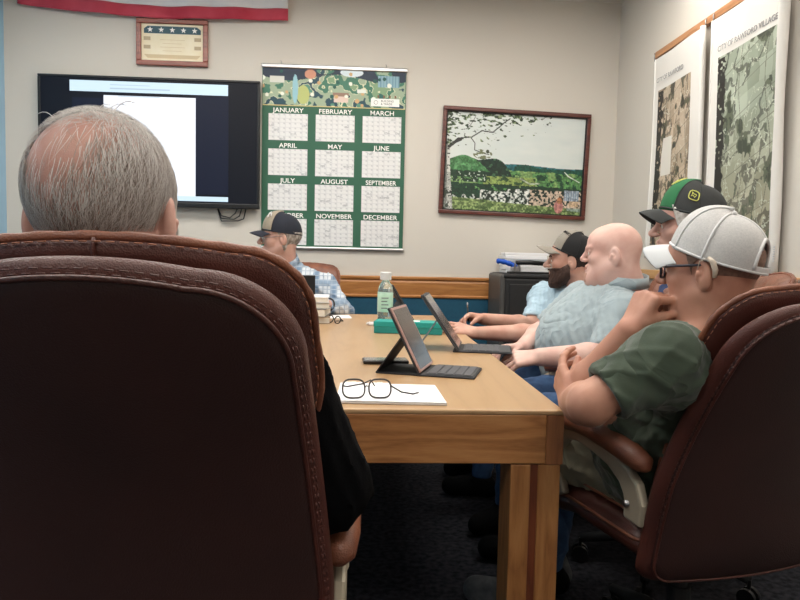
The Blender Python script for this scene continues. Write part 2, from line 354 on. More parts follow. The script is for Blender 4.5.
# ---- flag: lowest folds of a striped cloth draped above
m_fr = mat('flag_red', (178, 44, 66), .8, var=(196, 70, 88), vscale=6, sheen=.3); m_fw = mat('flag_white', (232, 230, 232), .8, var=(220, 219, 223), vscale=6)
A = atY(17, 1.5, WB-.05); B = atY(288, 19, WB-.05)
def flagrow(t, u):
    x = A[0]+(B[0]-A[0])*u; zb = A[2]+(B[2]-A[2])*u-.012-.045*math.sin(PI*min(1, u*1.05))*(1-.35*u)
    return (x, WB-.05+.012*math.sin(u*15+t*2)+.008*math.sin(u*37), zb+t)
fl = empty('flag', (0, 0, 0), 0, 'red and white striped flag draped high on the back wall', 'flag')
hs = [0, .085, .17, .25]
for k in range(3):
    V = []; N = 60
    for j in range(5):
        for i in range(N): V.append(flagrow(hs[k]+(hs[k+1]-hs[k])*j/4, i/(N-1)))
    V = [(x, y, min(z, HC-.004)) for x, y, z in V]
    o = obj_np('stripe', V, [(j*N+i, j*N+i+1, (j+1)*N+i+1, (j+1)*N+i) for j in range(4) for i in range(N-1)], m_fr if k % 2 == 0 else m_fw, fl)
    md = o.modifiers.new('s', 'SOLIDIFY'); md.thickness = .002
MB().tube([flagrow(.01, 0), (A[0]-.01, WB-.02, flagrow(.01, 0)[2]+.01), (A[0]-.01, WB-.001, flagrow(.01, 0)[2]+.01)], .004, 8).build('grommet_pin', mat('steel', (170, 170, 172), .3, 1), fl, smooth=True)
m_steel = MATS['steel']
# ---- wall calendar
m_cg = mat('calendar_green', (40, 92, 70), .55, var=(43, 96, 73), vscale=5); m_art = mat('printed_colour', (200, 200, 200), .5, attr='Col'); m_alu = mat('aluminium', (196, 196, 198), .3, 1)
a = atY(262.5, 64, WB-.01); c = atY(402.5, 250, WB-.01); W = c[0]-a[0]; H = a[2]-c[2]
a2 = atY(402.5, 71, WB-.01); H = ((a[2]+a2[2])/2-c[2])
cal = empty('wall_calendar', (a[0], WB, c[2]), 0, 'big green twelve month year planner hanging right of the television', 'calendar')
MB().box((0, -.012, 0), (W, -.008, H)).build('sheet', m_cg, cal)
MB().box((-.006, -.024, H-.02), (W+.01, -.004, H+.012)).build('top_bar', m_alu, cal, bevel=.008)
MB().box((-.006, -.024, -.014), (W+.01, -.004, .010)).build('bottom_bar', m_alu, cal, bevel=.008)
for x in (.13*W, .86*W): MB().tube([(x, -.004, H+.01), (x, -.008, H+.03), (x-.006, -.012, H+.035)], .003, 6).build('hanger', m_steel, cal, smooth=True)
hz = H-(H*.213)
def art_cal(u, v):
    x, y = u*3.35, v*.85; c = np.zeros(u.shape+(3,)); w = fbm(x*2.2, y*2.2, 3); w2 = fbm(x*2.5+9, y*2.5, 8)
    pal = [(128, 160, 124), (34, 98, 92), (170, 184, 138), (84, 140, 120), (26, 70, 84), (158, 176, 150), (60, 118, 96)]
    cell = np.floor((w*5+w2*6)).astype(int) % len(pal); c[:] = np.array(pal)[cell]
    edge = np.abs(((w*5+w2*6) % 1)-.5) > .42; put(c, edge & (vn(x*3, y*3, 4) > .45), (222, 222, 190))
    put(c, (v < .22+.1*np.sin(u*9)) & (vn(u*7, v*3, 5) > .3), (26, 44, 66))
    put(c, ((u-.28)/.045)**2+((v-.70)/.26)**2 < 1, (184, 192, 120)); put(c, ((u-.225)/.02)**2+((v-.55)/.4)**2 < 1, (150, 196, 208))
    put(c, ((u-.33)/.04)**2+((v-.13)/.13)**2 < 1, (206, 146, 120)); put(c, ((u-.62)/.08)**2+((v-.05)/.12)**2 < 1, (216, 228, 236))
    put(c, (np.abs(u-.545) < .05) & (np.abs(v-.78) < .1), (222, 200, 188)); put(c, (np.abs(u-.545) < .055) & (np.abs(v-.66) < .05), (150, 120, 104))
    m = (np.abs(u-.88) < .075) & (np.abs(v-.27) < .16); put(c, m, (140, 176, 190)); put(c, m & ((u*95) % 2 < .6), (104, 146, 166))
    put(c, (np.abs(u-.1) < .05) & (np.abs(v-.3) < .09), (214, 214, 206))
    for q in range(26):
        cu_, cv_ = hsh(q, 3, 1), hsh(q, 7, 2); put(c, ((u-cu_)*3.35)**2+((v-cv_)*.85)**2 < .0012+.002*hsh(q, 5, 5), [(236, 240, 228), (18, 84, 76), (206, 168, 120)][q % 3])
    put(c, (np.abs(u-.69) < .03) & (np.abs(v-.55) < .05), (226, 232, 226))
    return c
art('header_picture', art_cal, lambda u, v: np.stack([.004+u*(W-.008), 0*u-.0125, H-.02-v*(H-.02-hz)], 1), 260, 80, m_art, cal)
MB().box((.004, -.0135, hz-.006), (W-.004, -.012, hz)).build('gold_line', mat('gold_ink', (206, 190, 130), .5), cal)
MB().box((W*.755, -.0138, hz+.012), (W*.955, -.0125, hz+.068)).build('logo_card', m_wht, cal)
m_gi = mat('grey_ink', (96, 98, 100), .6)
b = MB(); b.tube([(W*.79+.014*math.cos(t*.5), -.0142, hz+.04+.014*math.sin(t*.5)) for t in range(13)], .0014, 5, closed=False); b.build('logo_ring', m_gi, cal)
text('logo_lettering', 'BUILDING\n& TRADE', .021, m_gi, cal, (W*.825, -.0143, hz+.044), (PI/2, 0, 0), align='LEFT')
for k in range(4): MB().box((W*(.80+.04*k), -.014, hz+.073), (W*(.80+.04*k)+.014, -.0125, hz+.092)).build('tab', mat('brown_ink', (120, 92, 70), .6) if k == 0 else MATS['brown_ink'], cal)
MO = ['JANUARY', 'FEBRUARY', 'MARCH', 'APRIL', 'MAY', 'JUNE', 'JULY', 'AUGUST', 'SEPTEMBER', 'OCTOBER', 'NOVEMBER', 'DECEMBER']
gx = [.045, .372, .700]; gw = .272; rowh = (hz-.02)/4
def art_month(sd):
    def f(u, v):
        c = np.full(u.shape+(3,), 226.); gu, gv = (u*7) % 1, (v*6) % 1
        put(c, (gu < .1) | (gv < .1), (212, 212, 214)); num = (np.abs(gu-.75) < .14) & (np.abs(gv-.3) < .16); put(c, num, (196, 197, 200))
        ii, jj = np.floor(u*7).astype(int), np.floor(v*6).astype(int); blk = hsh(ii, jj, sd) > .86; put(c, blk & (gv > .4) & (gv < .9) & (vn(u*60, v*60, sd) > .35), (186, 187, 190))
        return c
    return f
for k, nm in enumerate(MO):
    r, q = divmod(k, 3); X0 = W*gx[q]; top = hz-.012-rowh*r; zt = top-.05; zb_ = top-rowh+.012
    art('month_grid', art_month(k*13+2), lambda u, v: np.stack([X0+u*W*gw, 0*u-.0128, zt-v*(zt-zb_)], 1), 50, 40, m_art, cal)
    text('month_name', nm, .046, m_wht, cal, (X0+W*gw/2, -.0135, top-.041), (PI/2, 0, 0), sx=1.12 if len(nm) < 9 else .98, bold=.0006)
# ---- landscape painting in a dark red frame
m_pf = wood('painting_frame_wood', (104, 52, 42), (92, 44, 36), (66, 30, 26), 0, 1, .3)
q = [atY(443, 105, WB-.03), atY(590.5, 114.5, WB-.03), atY(586, 220.5, WB-.03), atY(439, 213, WB-.03)]
PW = ((q[1]-q[0])[0]+(q[2]-q[3])[0])/2; PH = (q[0][2]-q[3][2]+q[1][2]-q[2][2])/2; pc = sum(q)/4
ang = -math.atan2((q[1]-q[0])[2]+(q[2]-q[3])[2], 2*PW)
pt = empty('landscape_painting', (pc[0], WB, pc[2]), 0, 'framed hillside landscape picture with a birch tree hung on the back wall', 'painting'); pt.rotation_euler = (0, ang, 0)
b = MB(); w, h, e = PW/2, PH/2, .028
for lo, hi in [((-w, -.035, -h), (w, -.002, -h+e)), ((-w, -.035, h-e), (w, -.002, h)), ((-w, -.035, -h+e), (-w+e, -.002, h-e)), ((w-e, -.035, -h+e), (w, -.002, h-e))]: b.box(lo, hi)
b.build('frame', m_pf, pt, bevel=.005)
b = MB(); e2 = e+.008
for lo, hi in [((-w+e, -.026, -h+e), (w-e, -.004, -h+e2)), ((-w+e, -.026, h-e2), (w-e, -.004, h-e)), ((-w+e, -.026, -h+e2), (-w+e2, -.004, h-e2)), ((w-e2, -.026, -h+e2), (w-e, -.004, h-e2))]: b.box(lo, hi)
b.build('inner_moulding', m_blk2, pt)
def art_land(u, v):
    asp = 1.42; c = np.zeros(u.shape+(3,)); n1 = fbm(u*14, v*10, 1); n2 = fbm(u*40, v*30, 2); n3 = vn(u*90, v*60, 3); n4 = fbm(u*7, v*16, 9)
    c[:] = np.stack([203+14*n4, 212+10*n4, 210+8*n4], -1)
    dh = .515+.01*np.sin(u*9); m = v > dh; put(c, m, (38, 112, 122)); put(c, m & (n2 > .55), (20, 78, 72))
    hump = .502+.034*(1-np.exp(-((u-.58)/.07)**2)); m = (v > hump) & (u > .5); put(c, m, (22, 82, 66))
    m = v > .555+.04*n1; put(c, m, (92, 146, 84)); put(c, m & (n2 > .56), (30, 74, 50)); put(c, m & (n1 < .45), (134, 172, 104))
    lh = .44+.02*n1+np.abs(u-.13)**1.6*1.2+np.clip(u-.28, 0, 1)*.5; m = (v > np.where(u < .5, np.minimum(lh, .9), 2)) & (v < .66); put(c, m, (28, 66, 40)); put(c, m & (n2 > .56), (52, 96, 60))
    dk = (v > .452+.02*n1+np.abs(u-.36)**2*9*(u > .36)+np.abs(u-.36)**2*1.5) & (u > .2) & (u < .52) & (v < .64); put(c, dk, (18, 48, 34)); put(c, dk & (n2 > .6), (60, 100, 72))
    gh = (v > .432+.012*n1+np.abs(u-.13)**1.6*2.2) & (u > .03) & (u < .33) & (v < .60); put(c, gh, (66, 124, 72)); put(c, gh & (n2 > .55), (92, 150, 96))
    f = (v > .63+.02*n1) & (v < .74-.02*n1) & (u > .28) & (u < .66); put(c, f, (146, 168, 92)); put(c, f & (n2 > .62), (52, 84, 46))
    tr = (v > .71+.03*n1) & (v < .80) & (n2 > .33); put(c, tr, (24, 60, 40)); tr = (v > .60) & (v < .66) & (u > .56) & (n1 > .5) & (u < .85); put(c, tr, (26, 70, 44))
    tr = (v > .72+.02*n1) & (v < .79) & (u > .6); put(c, tr, (28, 62, 40)); tr = (v > .59) & (v < .71) & (u < .3); put(c, tr & (n2 > .42), (30, 62, 40)); put(c, tr & (n3 > .8), (190, 202, 190))
    tw = (v > .745+.03*n1+.03*(u < .45)) & (v < .93); put(c, tw, (34, 58, 46)); put(c, tw & (n3 > .42), (192, 200, 196)); put(c, tw & (n3 > .62) & (n2 > .5), (224, 226, 222)); put(c, tw & (n2 < .40), (28, 44, 36))
    put(c, tw & (u > .62) & (n3 > .4), (206, 186, 166)); put(c, tw & (u < .26) & (n1 > .42), (28, 64, 44))
    s = (np.abs(u-.93) < .055) & (np.abs(v-.80) < .055); put(c, s, (150, 168, 188)); put(c, s & ((u*60) % 1 < .3), (200, 210, 220)); put(c, (np.abs(u-.95) < .035) & (np.abs(v-.885) < .03), (214, 184, 150))
    g = v > .885+.05*(1-u)*-1+.02*n1+.035*(u > .3)*0; g = v > (.86+.07*u+.02*n1); put(c, g, (116, 140, 84)); put(c, g & (n3 > .55), (150, 172, 110)); put(c, g & (n2 < .42), (78, 104, 56))
    put(c, ((u-.84)*asp)**2/.0022+(v-.92)**2/.005 < 1, (206, 140, 134)); put(c, ((u-.845)*asp)**2/.0008+(v-.855)**2/.0012 < 1, (188, 128, 92)); put(c, (u > .9) & (v > .93) & (v < .955+.1*(u-.9)), (150, 170, 160))
    put(c, seg(u, v, [(.87, .56), (.90, .60), (.98, .655)], asp) < .005, (214, 224, 214)); put(c, seg(u, v, [(.55, .65), (.62, .70), (.69, .69)], asp) < .008, (190, 200, 180))
    wt = .030+.09*np.clip(v-.45, 0, 1)**1.3; tk = (u < wt+.008*(n1-.5)) & (v > .28); put(c, tk, (206, 208, 202)); put(c, tk & (n3 > .72), (46, 50, 46)); put(c, tk & (u < wt*.35), (140, 146, 140)); put(c, (u < .035) & (v > .75) & (n2 > .5), (60, 70, 60))
    for P_, r in ([(.02, .36), (.08, .27), (.18, .25), (.25, .18), (.33, .19), (.42, .07), (.45, .04)], .006), ([(.17, .25), (.205, .31), (.205, .38), (.27, .41), (.31, .42)], .0045), ([(.20, .04), (.17, .12), (.14, .17), (.1, .18)], .003), ([(.02, .36), (.06, .31), (.1, .28)], .016):
        put(c, seg(u, v, P_, asp) < r, (44, 44, 42))
    lf = fbm(u*34-v*20, v*50+u*10, 21, 3); dens = .5+.75*np.clip(v-.0, 0, 1)+.25*np.clip(u-.30, 0, 1)*1.4-.12*np.exp(-((u-.45)/.08)**2-(v/.14)**2)-.18*np.exp(-(u/.05)**2)*(v < .35)
    m = (lf > dens+.02) & (v < .36) & (u < .75); put(c, m, (70, 92, 58)); put(c, m & (n3 > .5), (38, 54, 36)); put(c, m & (n3 < .25), (132, 150, 112))
    m = (((u-.265)/.07)**2+((v-.42)/.05)**2 < 1) & (lf > .5); put(c, m, (110, 116, 84)); put(c, (((u-.30)/.012)**2+((v-.39)/.02)**2 < 1), (60, 66, 48))
    k = np.where(v > .46, .72+.34*n3+.22*(fbm(u*120, v*90, 33, 2)-.5)*2, 1.0); k = np.where((c.mean(-1) > 185) & (v < .62), 1.0, k); c = c*k[..., None]
    return c
art('picture', art_land, lambda u, v: np.stack([-w+e2+u*2*(w-e2), 0*u-.012, h-e2-v*2*(h-e2)], 1), 340, 240, m_art, pt)
MB().box((-w+e, -.0115, -h+e), (w-e, -.004, h-e)).build('backing_board', m_blk2, pt)
# ---- hanging maps on the right wall
m_paper = mat('map_paper', (226, 223, 218), .6, var=(220, 217, 212), vscale=3); m_mw = wood('map_batten_wood', (196, 146, 104), (184, 132, 92), (158, 110, 74), 1, 1)
m_ti = mat('pale_grey_ink', (140, 140, 142), .6)
def art_map(sd, warm):
    def f(u, v):
        x, y = u*3, v*8; w = fbm(x*1.3+y*.25, y*.75, sd); w2 = fbm(x*3, y*1.6, sd+4); c = np.zeros(u.shape+(3,))
        t = fbm(x*.8, y*.4, sd+9)[..., None]
        if warm: c[:] = A3(160, 146, 128)*(1-t)+A3(188, 166, 140)*t
        else: c[:] = A3(140, 150, 134)*(1-t)+A3(172, 182, 164)*t; c[:] = c*(1-np.clip(v[..., None]*1.1-.35, 0, .75))+A3(176, 164, 138)*np.clip(v[..., None]*1.1-.35, 0, .75)
        i, j = np.floor(x*1.7+.6*w).astype(int), np.floor(y*1.2+x*.35).astype(int); c += ((hsh(i, j, sd)-.5)*44)[..., None]
        r = np.abs(w-.5) < .035; put(c, r, c[r]*.62); wd = (w2 > .58) & (w > .46); put(c, wd, (88, 86, 68) if warm else (92, 100, 82)); put(c, (w2 > .68) & (w > .42), (52, 50, 42) if warm else (62, 70, 58))
        put(c, (np.abs(w2-.42) < .012), (206, 200, 182) if warm else (198, 204, 186))
        g = (((y*.9+x*.38) % 1) < .022) | (((x*.75+.12*np.sin(y)) % 1) < .018); put(c, g, (92, 90, 80))
        e_ = (u < .10+.07*vn(v*40, 0*v, sd)) & (vn(u*30, v*60, sd+2) > .22); put(c, e_ & (v > .01), (34, 32, 30))
        if warm: put(c, (np.abs(u-.32) < .15) & (np.abs(v-.44) < .12) & (u+v*.3 > .3), (218, 214, 206))
        return c
    return f
m_map = mat('printed_map', (200, 200, 200), .45, attr='Col')
def hang_map(name, label, ya, yb, ztop, zbot, yi0, yi1, zi0, zi1, sd, warm, title, ty, tz, ts, rollr):
    t = empty(name, (WX, (ya+yb)/2, zbot), 0, label, 'map'); cy = (ya+yb)/2
    def X_(y, z, n=0):   # gently wavy sheet standing off the wall; y world
        return -.035-.008*np.sin((ztop-z)*3+1+y*2)-.006*np.sin((y-ya)*9)-n
    def P(y0, y1, z0, z1, n):
        def g(u, v):
            y = y0+(y1-y0)*u; z = z0+(z1-z0)*v; return np.stack([X_(y, z, n), y-cy, z-zbot], 1)
        return g
    o = art('sheet', lambda u, v: np.full(u.shape+(3,), 226.), P(ya, yb, ztop, zbot, 0), 30, 60, m_paper, t)
    art('aerial_print', art_map(sd, warm), P(yi0, yi1, zi0, zi1, .0012), 200, 420, m_map, t)
    MB().tube([(X_(yb, z, 0)-rollr*.4, yb-cy, z-zbot) for z in np.linspace(ztop, zbot, 12)], [rollr*(1+.1*math.sin(k)) for k in range(12)], 14).build('curled_edge', m_paper, t, smooth=True)
    MB().tube([(X_(ya, z, 0), ya-cy, z-zbot) for z in np.linspace(ztop, zbot, 12)], .006, 8).build('edge_binding', m_paper, t, smooth=True)
    for yy in (ya, yb): MB().tube([(-.036, yy-cy, ztop-zbot-.01), (-.04, yy-cy, ztop-zbot+.03), (-.03, yy-cy+.01, ztop-zbot+.045), (-.015, yy-cy, ztop-zbot+.03)], .0035, 8).build('hook', m_steel, t, smooth=True)
    text('title_lettering', title, ts, m_ti, t, (float(X_(ty, tz, .002)-.012), ty-cy, tz-zbot), (PI/2, 0, -PI/2), align='LEFT')
    return t, P, cy
A1, A2, A3_ = atX(655, 60, WX-.035), atX(693, 34, WX-.035), atX(703, 90, WX-.035)
B1, B2 = atX(714, 22, WX-.035), atX(785, 0, WX-.035)
zt = A1[2]; zbm = atX(785, 285, WX-.035)[2]
i1 = atX(657, 91, WX-.036); i2 = atX(692, 74, WX-.036); t1 = atX(656.5, 84, WX-.037)
t, P, cy = hang_map('wall_map', 'brown aerial map with white paper note, hanging nearer the room corner', A1[1], A3_[1], zt, atX(651, 258, WX-.035)[2], i1[1], i2[1], i1[2], atX(650, 245, WX-.035)[2], 31, True, 'CITY OF RAWFORD', t1[1]-.01, t1[2]+.0, .040, .016)
i1 = atX(718.5, 58, WX-.036); i2 = atX(782, 22, WX-.036); t1 = atX(719, 53, WX-.037); i3 = atX(782, 238, WX-.036)
t, P, cy = hang_map('wall_map', 'larger grey green aerial map with white border, hanging behind the white cap', B1[1], B2[1]-.03, zt, zbm, i1[1], i2[1], i1[2], i3[2], 57, False, 'CITY OF RAWFORD VILLAGE', t1[1]-.01, t1[2], .040, .022)
m_lg = mat('legend_ink', (188, 190, 194), .6); L0 = atX(763, 248, WX-.038); L1 = atX(777, 262, WX-.038)
for k in range(7): zz = L0[2]-(L0[2]-L1[2])*k/6; MB().box((-.052, L1[1]-cy, zz-zbm), (-.0505, L0[1]-cy, zz+.006-zbm)).build('legend_line', m_lg, t)
slab('map_rail', (WX-.03, 2.0, zt+.012), (WX-.0005, A1[1]+.03, zt+.05), m_mw, kind=None, label='thin wooden batten on the right wall that the aerial maps hang from', cat='rail')
# ================================================================== TABLE
m_oak = wood('oak_side', (192, 138, 86), (176, 120, 70), (142, 90, 50), 0, 1.2); m_oakv = wood('oak_leg', (182, 130, 80), (168, 114, 66), (138, 88, 48), 2, 1.0)
m_oakd = wood('oak_endgrain', (164, 108, 66), (150, 96, 58), (126, 78, 46), 2, 1.0); m_inl = wood('dark_inlay', (126, 66, 38), (112, 56, 32), (90, 44, 26), 2, 1)
m_top = wood('table_laminate_oak', (182, 148, 110), (179, 144, 105), (170, 135, 97), 1, .5, .30, .1)
TX0, TX1, TY0, TY1, TZ = -1.13, .487, 1.562, 4.05, .74
tb = empty('conference_table', ((TX0+TX1)/2, (TY0+TY1)/2, 0), 0, 'long light oak conference table with thick apron and inlaid legs', 'table')
cx, cy = (TX0+TX1)/2, (TY0+TY1)/2; hx, hy = (TX1-TX0)/2, (TY1-TY0)/2
MB().box((-hx, -hy, TZ-.012), (hx, hy, TZ)).build('table_top', m_top, tb, bevel=.004, seg=3)
ap = .129
MB().box((-hx+.042, -hy+.001, TZ-ap), (hx-.042, -hy+.03, TZ-.0115)).build('end_apron', m_oak, tb, bevel=.003)
MB().box((-hx+.042, hy-.03, TZ-ap), (hx-.042, hy-.001, TZ-.0115)).build('end_apron', m_oak, tb, bevel=.003)
for s in (-1, 1):
    MB().box((s*hx-.029*(s > 0)-.001*(s > 0)+.0005*(s < 0), -hy+.042, TZ-ap), (s*hx+.029*(s < 0)-.0005*(s > 0), hy-.042, TZ-.0115)).build('side_apron', m_oakd, tb, bevel=.003)
for sx in (-1, 1):
    for sy in (-1, 1):
        x = sx*(hx-.021); y = sy*(hy-.021)
        MB().box((x-.021, y-.021, TZ-ap-.002), (x+.021, y+.021, TZ-.0115)).build('corner_block', m_oakd, tb, bevel=.003)
        xc = sx*(hx-.064); yc = sy*(hy-.064); lg = MB().box((xc-.060, yc-.060, 0), (xc-.012, yc+.060, TZ-ap-.0025)).box((xc+.006, yc-.060, 0), (xc+.060, yc+.060, TZ-ap-.0025)).build('leg', m_oakv, tb, bevel=.003)
        MB().box((xc-.0125, yc-.056, 0), (xc+.0065, yc+.056, TZ-ap-.003)).build('leg_inlay', m_inl, lg)
# ================================================================== EXECUTIVE CHAIRS
m_lea = mat('brown_leather', (86, 44, 36), .42, var=(68, 33, 27), vscale=7, bump=.35, bscale=420, btype='voronoi', coat=.12)
m_leaD = mat('dark_brown_leather', (54, 27, 24), .62, var=(44, 21, 19), vscale=5, bump=.3, bscale=420, btype='voronoi')
m_leaT = mat('worn_tan_leather', (138, 84, 60), .45, var=(108, 62, 45), vscale=16, bump=.35, bscale=350, btype='voronoi', coat=.1)
m_sti = mat('tan_thread', (158, 104, 80), .8); m_champ = mat('champagne_metal', (168, 158, 140), .45, .35)
def outline(Wf, z0, z1, rt, rb, n=120):
    """closed outline (x, s): sides follow Wf(s), rounded corners"""
    R = []
    def side(s): return Wf(s)
    m = n//4
    zs = np.linspace(z0+rb, z1-rt, m)
    right = [(side(z), z) for z in zs]
    wt = side(z1-rt); top = [(wt-rt+rt*math.sin(a), z1-rt+rt*math.cos(a)) for a in np.linspace(PI/2, 0, m//2)][1:]
    ttop = [(x, z1+.012*(1-(x/(wt-rt+1e-6))**2)) for x in np.linspace(wt-rt, 0, m//3)[1:]]
    wb = side(z0+rb); bot = [(x, z0) for x in np.linspace(0, wb-rb, m//3)]+[(wb-rb+rb*math.sin(a), z0+rb-rb*math.cos(a)) for a in np.linspace(0, PI/2, m//2)][1:-1]
    half = bot+right+top+ttop                       # bottom centre up the right side to top centre
    return half+[(-x, z) for x, z in half[::-1][1:-1]]
def pillow(b, out, mapf, front, back, ks=(1, .985, .95, .88, .74, .55, .35, .15)):
    """front(k,x,s)/back(k,x,s): offset along normal for scale k"""
    cx = 0; cz = sum(p[1] for p in out)/len(out); n = len(out); V = []; Fc = []
    ringsF = [[(x*k, cz+(z-cz)*k, k) for x, z in out] for k in ks]
    seq = [(r, back) for r in ringsF[::-1]]+[(r, front) for r in ringsF]
    V.append(mapf(0, cz, back(0, 0, cz)))
    for r, f in seq:
        for x, z, k in r: V.append(mapf(x, z, f(k, x, z)))
    V.append(mapf(0, cz, front(0, 0, cz))); R = len(seq)
    for i in range(n): Fc.append((0, 1+(i+1) % n, 1+i))
    for j in range(R-1):
        for i in range(n): Fc.append((1+j*n+i, 1+j*n+(i+1) % n, 1+(j+1)*n+(i+1) % n, 1+(j+1)*n+i))
    for i in range(n): Fc.append((1+(R-1)*n+i, 1+(R-1)*n+(i+1) % n, 1+R*n))
    return b.add(V, Fc)
def chair_back_path(s, tilt):
    # s = height; returns (y, z, ny, nz) in chair space, +y is forward
    t = (s-.42)/.7; y = -.215-tilt*t-.05*t*t+.035*math.sin(PI*min(max(t, 0), 1)); z = s-.02*t*t
    return y, z, 1.0, tilt*.9
def make_chair(name, label, loc, rz, tilt=.15, hgt=1.09, worn=False, group=None, W0=.255, drop=0):
    t = empty(name, (loc[0], loc[1], 0), rz, label, 'chair', group)
    def mp(x, s, n):
        y, z, ny, nz = chair_back_path(s, tilt); wrap = .5*x*x
        q = math.hypot(ny, nz); return (x, y+wrap+n*ny/q, z+n*nz/q)
    sw = lambda s: W0+.008-.043*max(0, (s-.62)/.5)
    o1 = outline(sw, .365, hgt, .115, .05)
    dome = lambda k, p: (1-k**p)**(1/p) if k < 1 else 0
    b = MB(); pillow(b, o1, mp, lambda k, x, s: .0+.028*dome(k, 2.5), lambda k, x, s: -.002-.034*min(1, dome(k, 3)*1.1))
    sh = b.build('back_shell', m_lea, t, smooth=True)
    o2 = [(x*(W0-.017)/W0, .74+(z-.74)*.952) for x, z in o1]
    b = MB(); pillow(b, o2, mp, lambda k, x, s: -.02, lambda k, x, s: -.031-.010*min(1, dome(k, 3.5)))
    pn = b.build('rear_panel', m_leaD, t, smooth=True)
    b = MB(); b.tube([mp(x, z, -.0335) for x, z in o2], .0035, 6, closed=True); b.build('piping', m_lea, pn, smooth=True)
    o2b = [(x*(W0-.006)/W0, .74+(z-.74)*.982) for x, z in o1]
    b = MB()
    def dash(b, pts, off, ln=.009, gap=.006, r=.0011, seg=5):
        P = [A3(*off(*p)) for p in pts]; cum = [0]
        for i in range(1, len(P)): cum.append(cum[-1]+np.linalg.norm(P[i]-P[i-1]))
        def at(s): i = min(max(np.searchsorted(cum, s)-1, 0), len(P)-2); u = (s-cum[i])/(cum[i+1]-cum[i]+1e-9); return P[i]+(P[i+1]-P[i])*u
        s = 0
        while s+ln < cum[-1]: b.tube([at(s), at(s+ln)], r, seg); s += ln+gap
    top_only = lambda o, zc: [p for p in o if p[1] > zc]
    def ordered(o, zc):
        n = len(o)//2+1; half = [p for p in o[:n] if p[1] > zc]; return half+[(-x, z) for x, z in half[::-1][1:]]
    dash(b, ordered(o2b, .5), lambda x, z: mp(x, z, -.0345), r=.0010); dash(b, ordered([(x*.985, .74+(z-.74)*.985) for x, z in o2b], .5), lambda x, z: mp(x, z, -.0362), r=.0010)
    b.build('rear_stitching', m_lea, sh, smooth=True)
    # front cushion, thicker than the shell and a little taller
    cw = lambda s: W0-.008-.018*min(1, max(0, (s-.88)/.2))-.030*min(1, max(0, (.93-s)/.14))
    o3 = outline(cw, .44, hgt+.012, .085, .05)
    def fr(k, x, s):
        puff = .055+.035*dome(k, 3)+.012*(abs(math.sin((s-.44)*PI/.17)))**.6*(1 if k < .97 else 0)-.018*math.exp(-(x/.02)**2)*(k < .8)
        return puff
    b = MB(); pillow(b, o3, mp, fr, lambda k, x, s: .052-.03*dome(k, 3))
    cu_ = b.build('back_cushion', m_leaT if worn else m_lea, t, smooth=True)
    b = MB(); b.tube([mp(x*1.003, .78+(z-.78)*1.003, .0535) for x, z in ordered(o3, .46)], [.0062+.0009*math.sin(i*2.1) for i in range(len(ordered(o3, .46)))], 8); b.build('cushion_welt', m_leaT, cu_, smooth=True)
    b = MB(); dash(b, ordered([(x*.992, .78+(z-.78)*.992) for x, z in o3], .5), lambda x, z: mp(x, z, .0405), r=.0009); dash(b, ordered([(x*1.002, .78+(z-.78)*1.004) for x, z in o3], .5), lambda x, z: mp(x, z, .0605), r=.0011, ln=.006, gap=.005)
    b.build('top_stitching', m_sti, cu_, smooth=True)
    b = MB(); b.tube([mp(0, .78+(hgt+.024-.78)*k_, .0505-.03*dome(k_, 3)) for k_ in np.linspace(.999, .86, 10)], .0028, 6); b.build('centre_seam', m_lea, cu_, smooth=True)
    # seat
    so = outline(lambda s: .262-.02*max(0, s-.2), -.185, .27, .09, .05)
    def ms(x, s, n): return (x, s, .455+n-.06*max(0, (s-.12)/.15)**2)
    b = MB(); pillow(b, so, ms, lambda k, x, s: .0+.052*dome(k, 3)-.008*math.exp(-((s-.02)/.012)**2)*(k < .9), lambda k, x, s: -.0-.07*dome(k, 3.5))
    st = b.build('seat', m_lea, t, smooth=True)
    b = MB(); b.tube([ms(x*1.002, z, .0) for x, z in so], .0045, 6, closed=True); b.tube([ms(x*.93, z*.93, .047) for x, z in so], .0035, 6, closed=True); b.build('seat_piping', m_leaT, st, smooth=True)
    # arms
    for s in (-1, 1):
        a = MB(); pts = [(-.165, .50), (-.168, .545), (-.155, .575), (-.125, .60), (-.07, .622), (0, .635), (.07, .642), (.12, .636), (.155, .61), (.175, .56), (.17, .50), (.15, .455)]
        wd = [.032, .034, .032, .026, .02, .018, .018, .018, .02, .022, .024, .026]; V = []; n = len(pts)
        for i, (y, z) in enumerate(pts):
            y0, z0 = pts[max(i-1, 0)]; y1, z1 = pts[min(i+1, n-1)]; d = unit(A3(y1-y0, z1-z0)); nn = A3(-d[1], d[0]); w = wd[i]
            for sx, sw_ in ((-.007, -w), (.007, -w), (.007, w), (-.007, w)): V.append((s*.272+sx*1.7, y+nn[0]*sw_, z+nn[1]*sw_))
        a.add(V, [(i*4+k, i*4+(k+1) % 4, i*4+4+(k+1) % 4, i*4+4+k) for i in range(n-1) for k in range(4)]+[(0, 1, 2, 3), tuple((n-1)*4+k for k in (3, 2, 1, 0))])
        sup = a.build('arm_support', m_champ, t, bevel=.007, smooth=False)
        b = MB(); b.tube([(s*.252, -.150, .54), (s*.292, -.150, .54)], .008, 12); b.build('bolt', m_steel, sup, smooth=True)
        b = MB(); pp = [(s*.272, y, z) for y, z in ((-.20, .632), (-.185, .642), (-.14, .654), (-.06, .666), (.02, .674), (.09, .674), (.135, .666), (.16, .650))]
        rr = [.008, .022, .027, .028, .028, .028, .026, .010]; n0 = len(b.v); b.tube(pp, rr, 16); b.v = [(s*.272+(x-s*.272)*1.2, y, z-(0 if z > pp[3][2]-.03 else 0)) for x, y, z in b.v]
        pad = b.build('arm_pad', m_leaT, t, smooth=True)
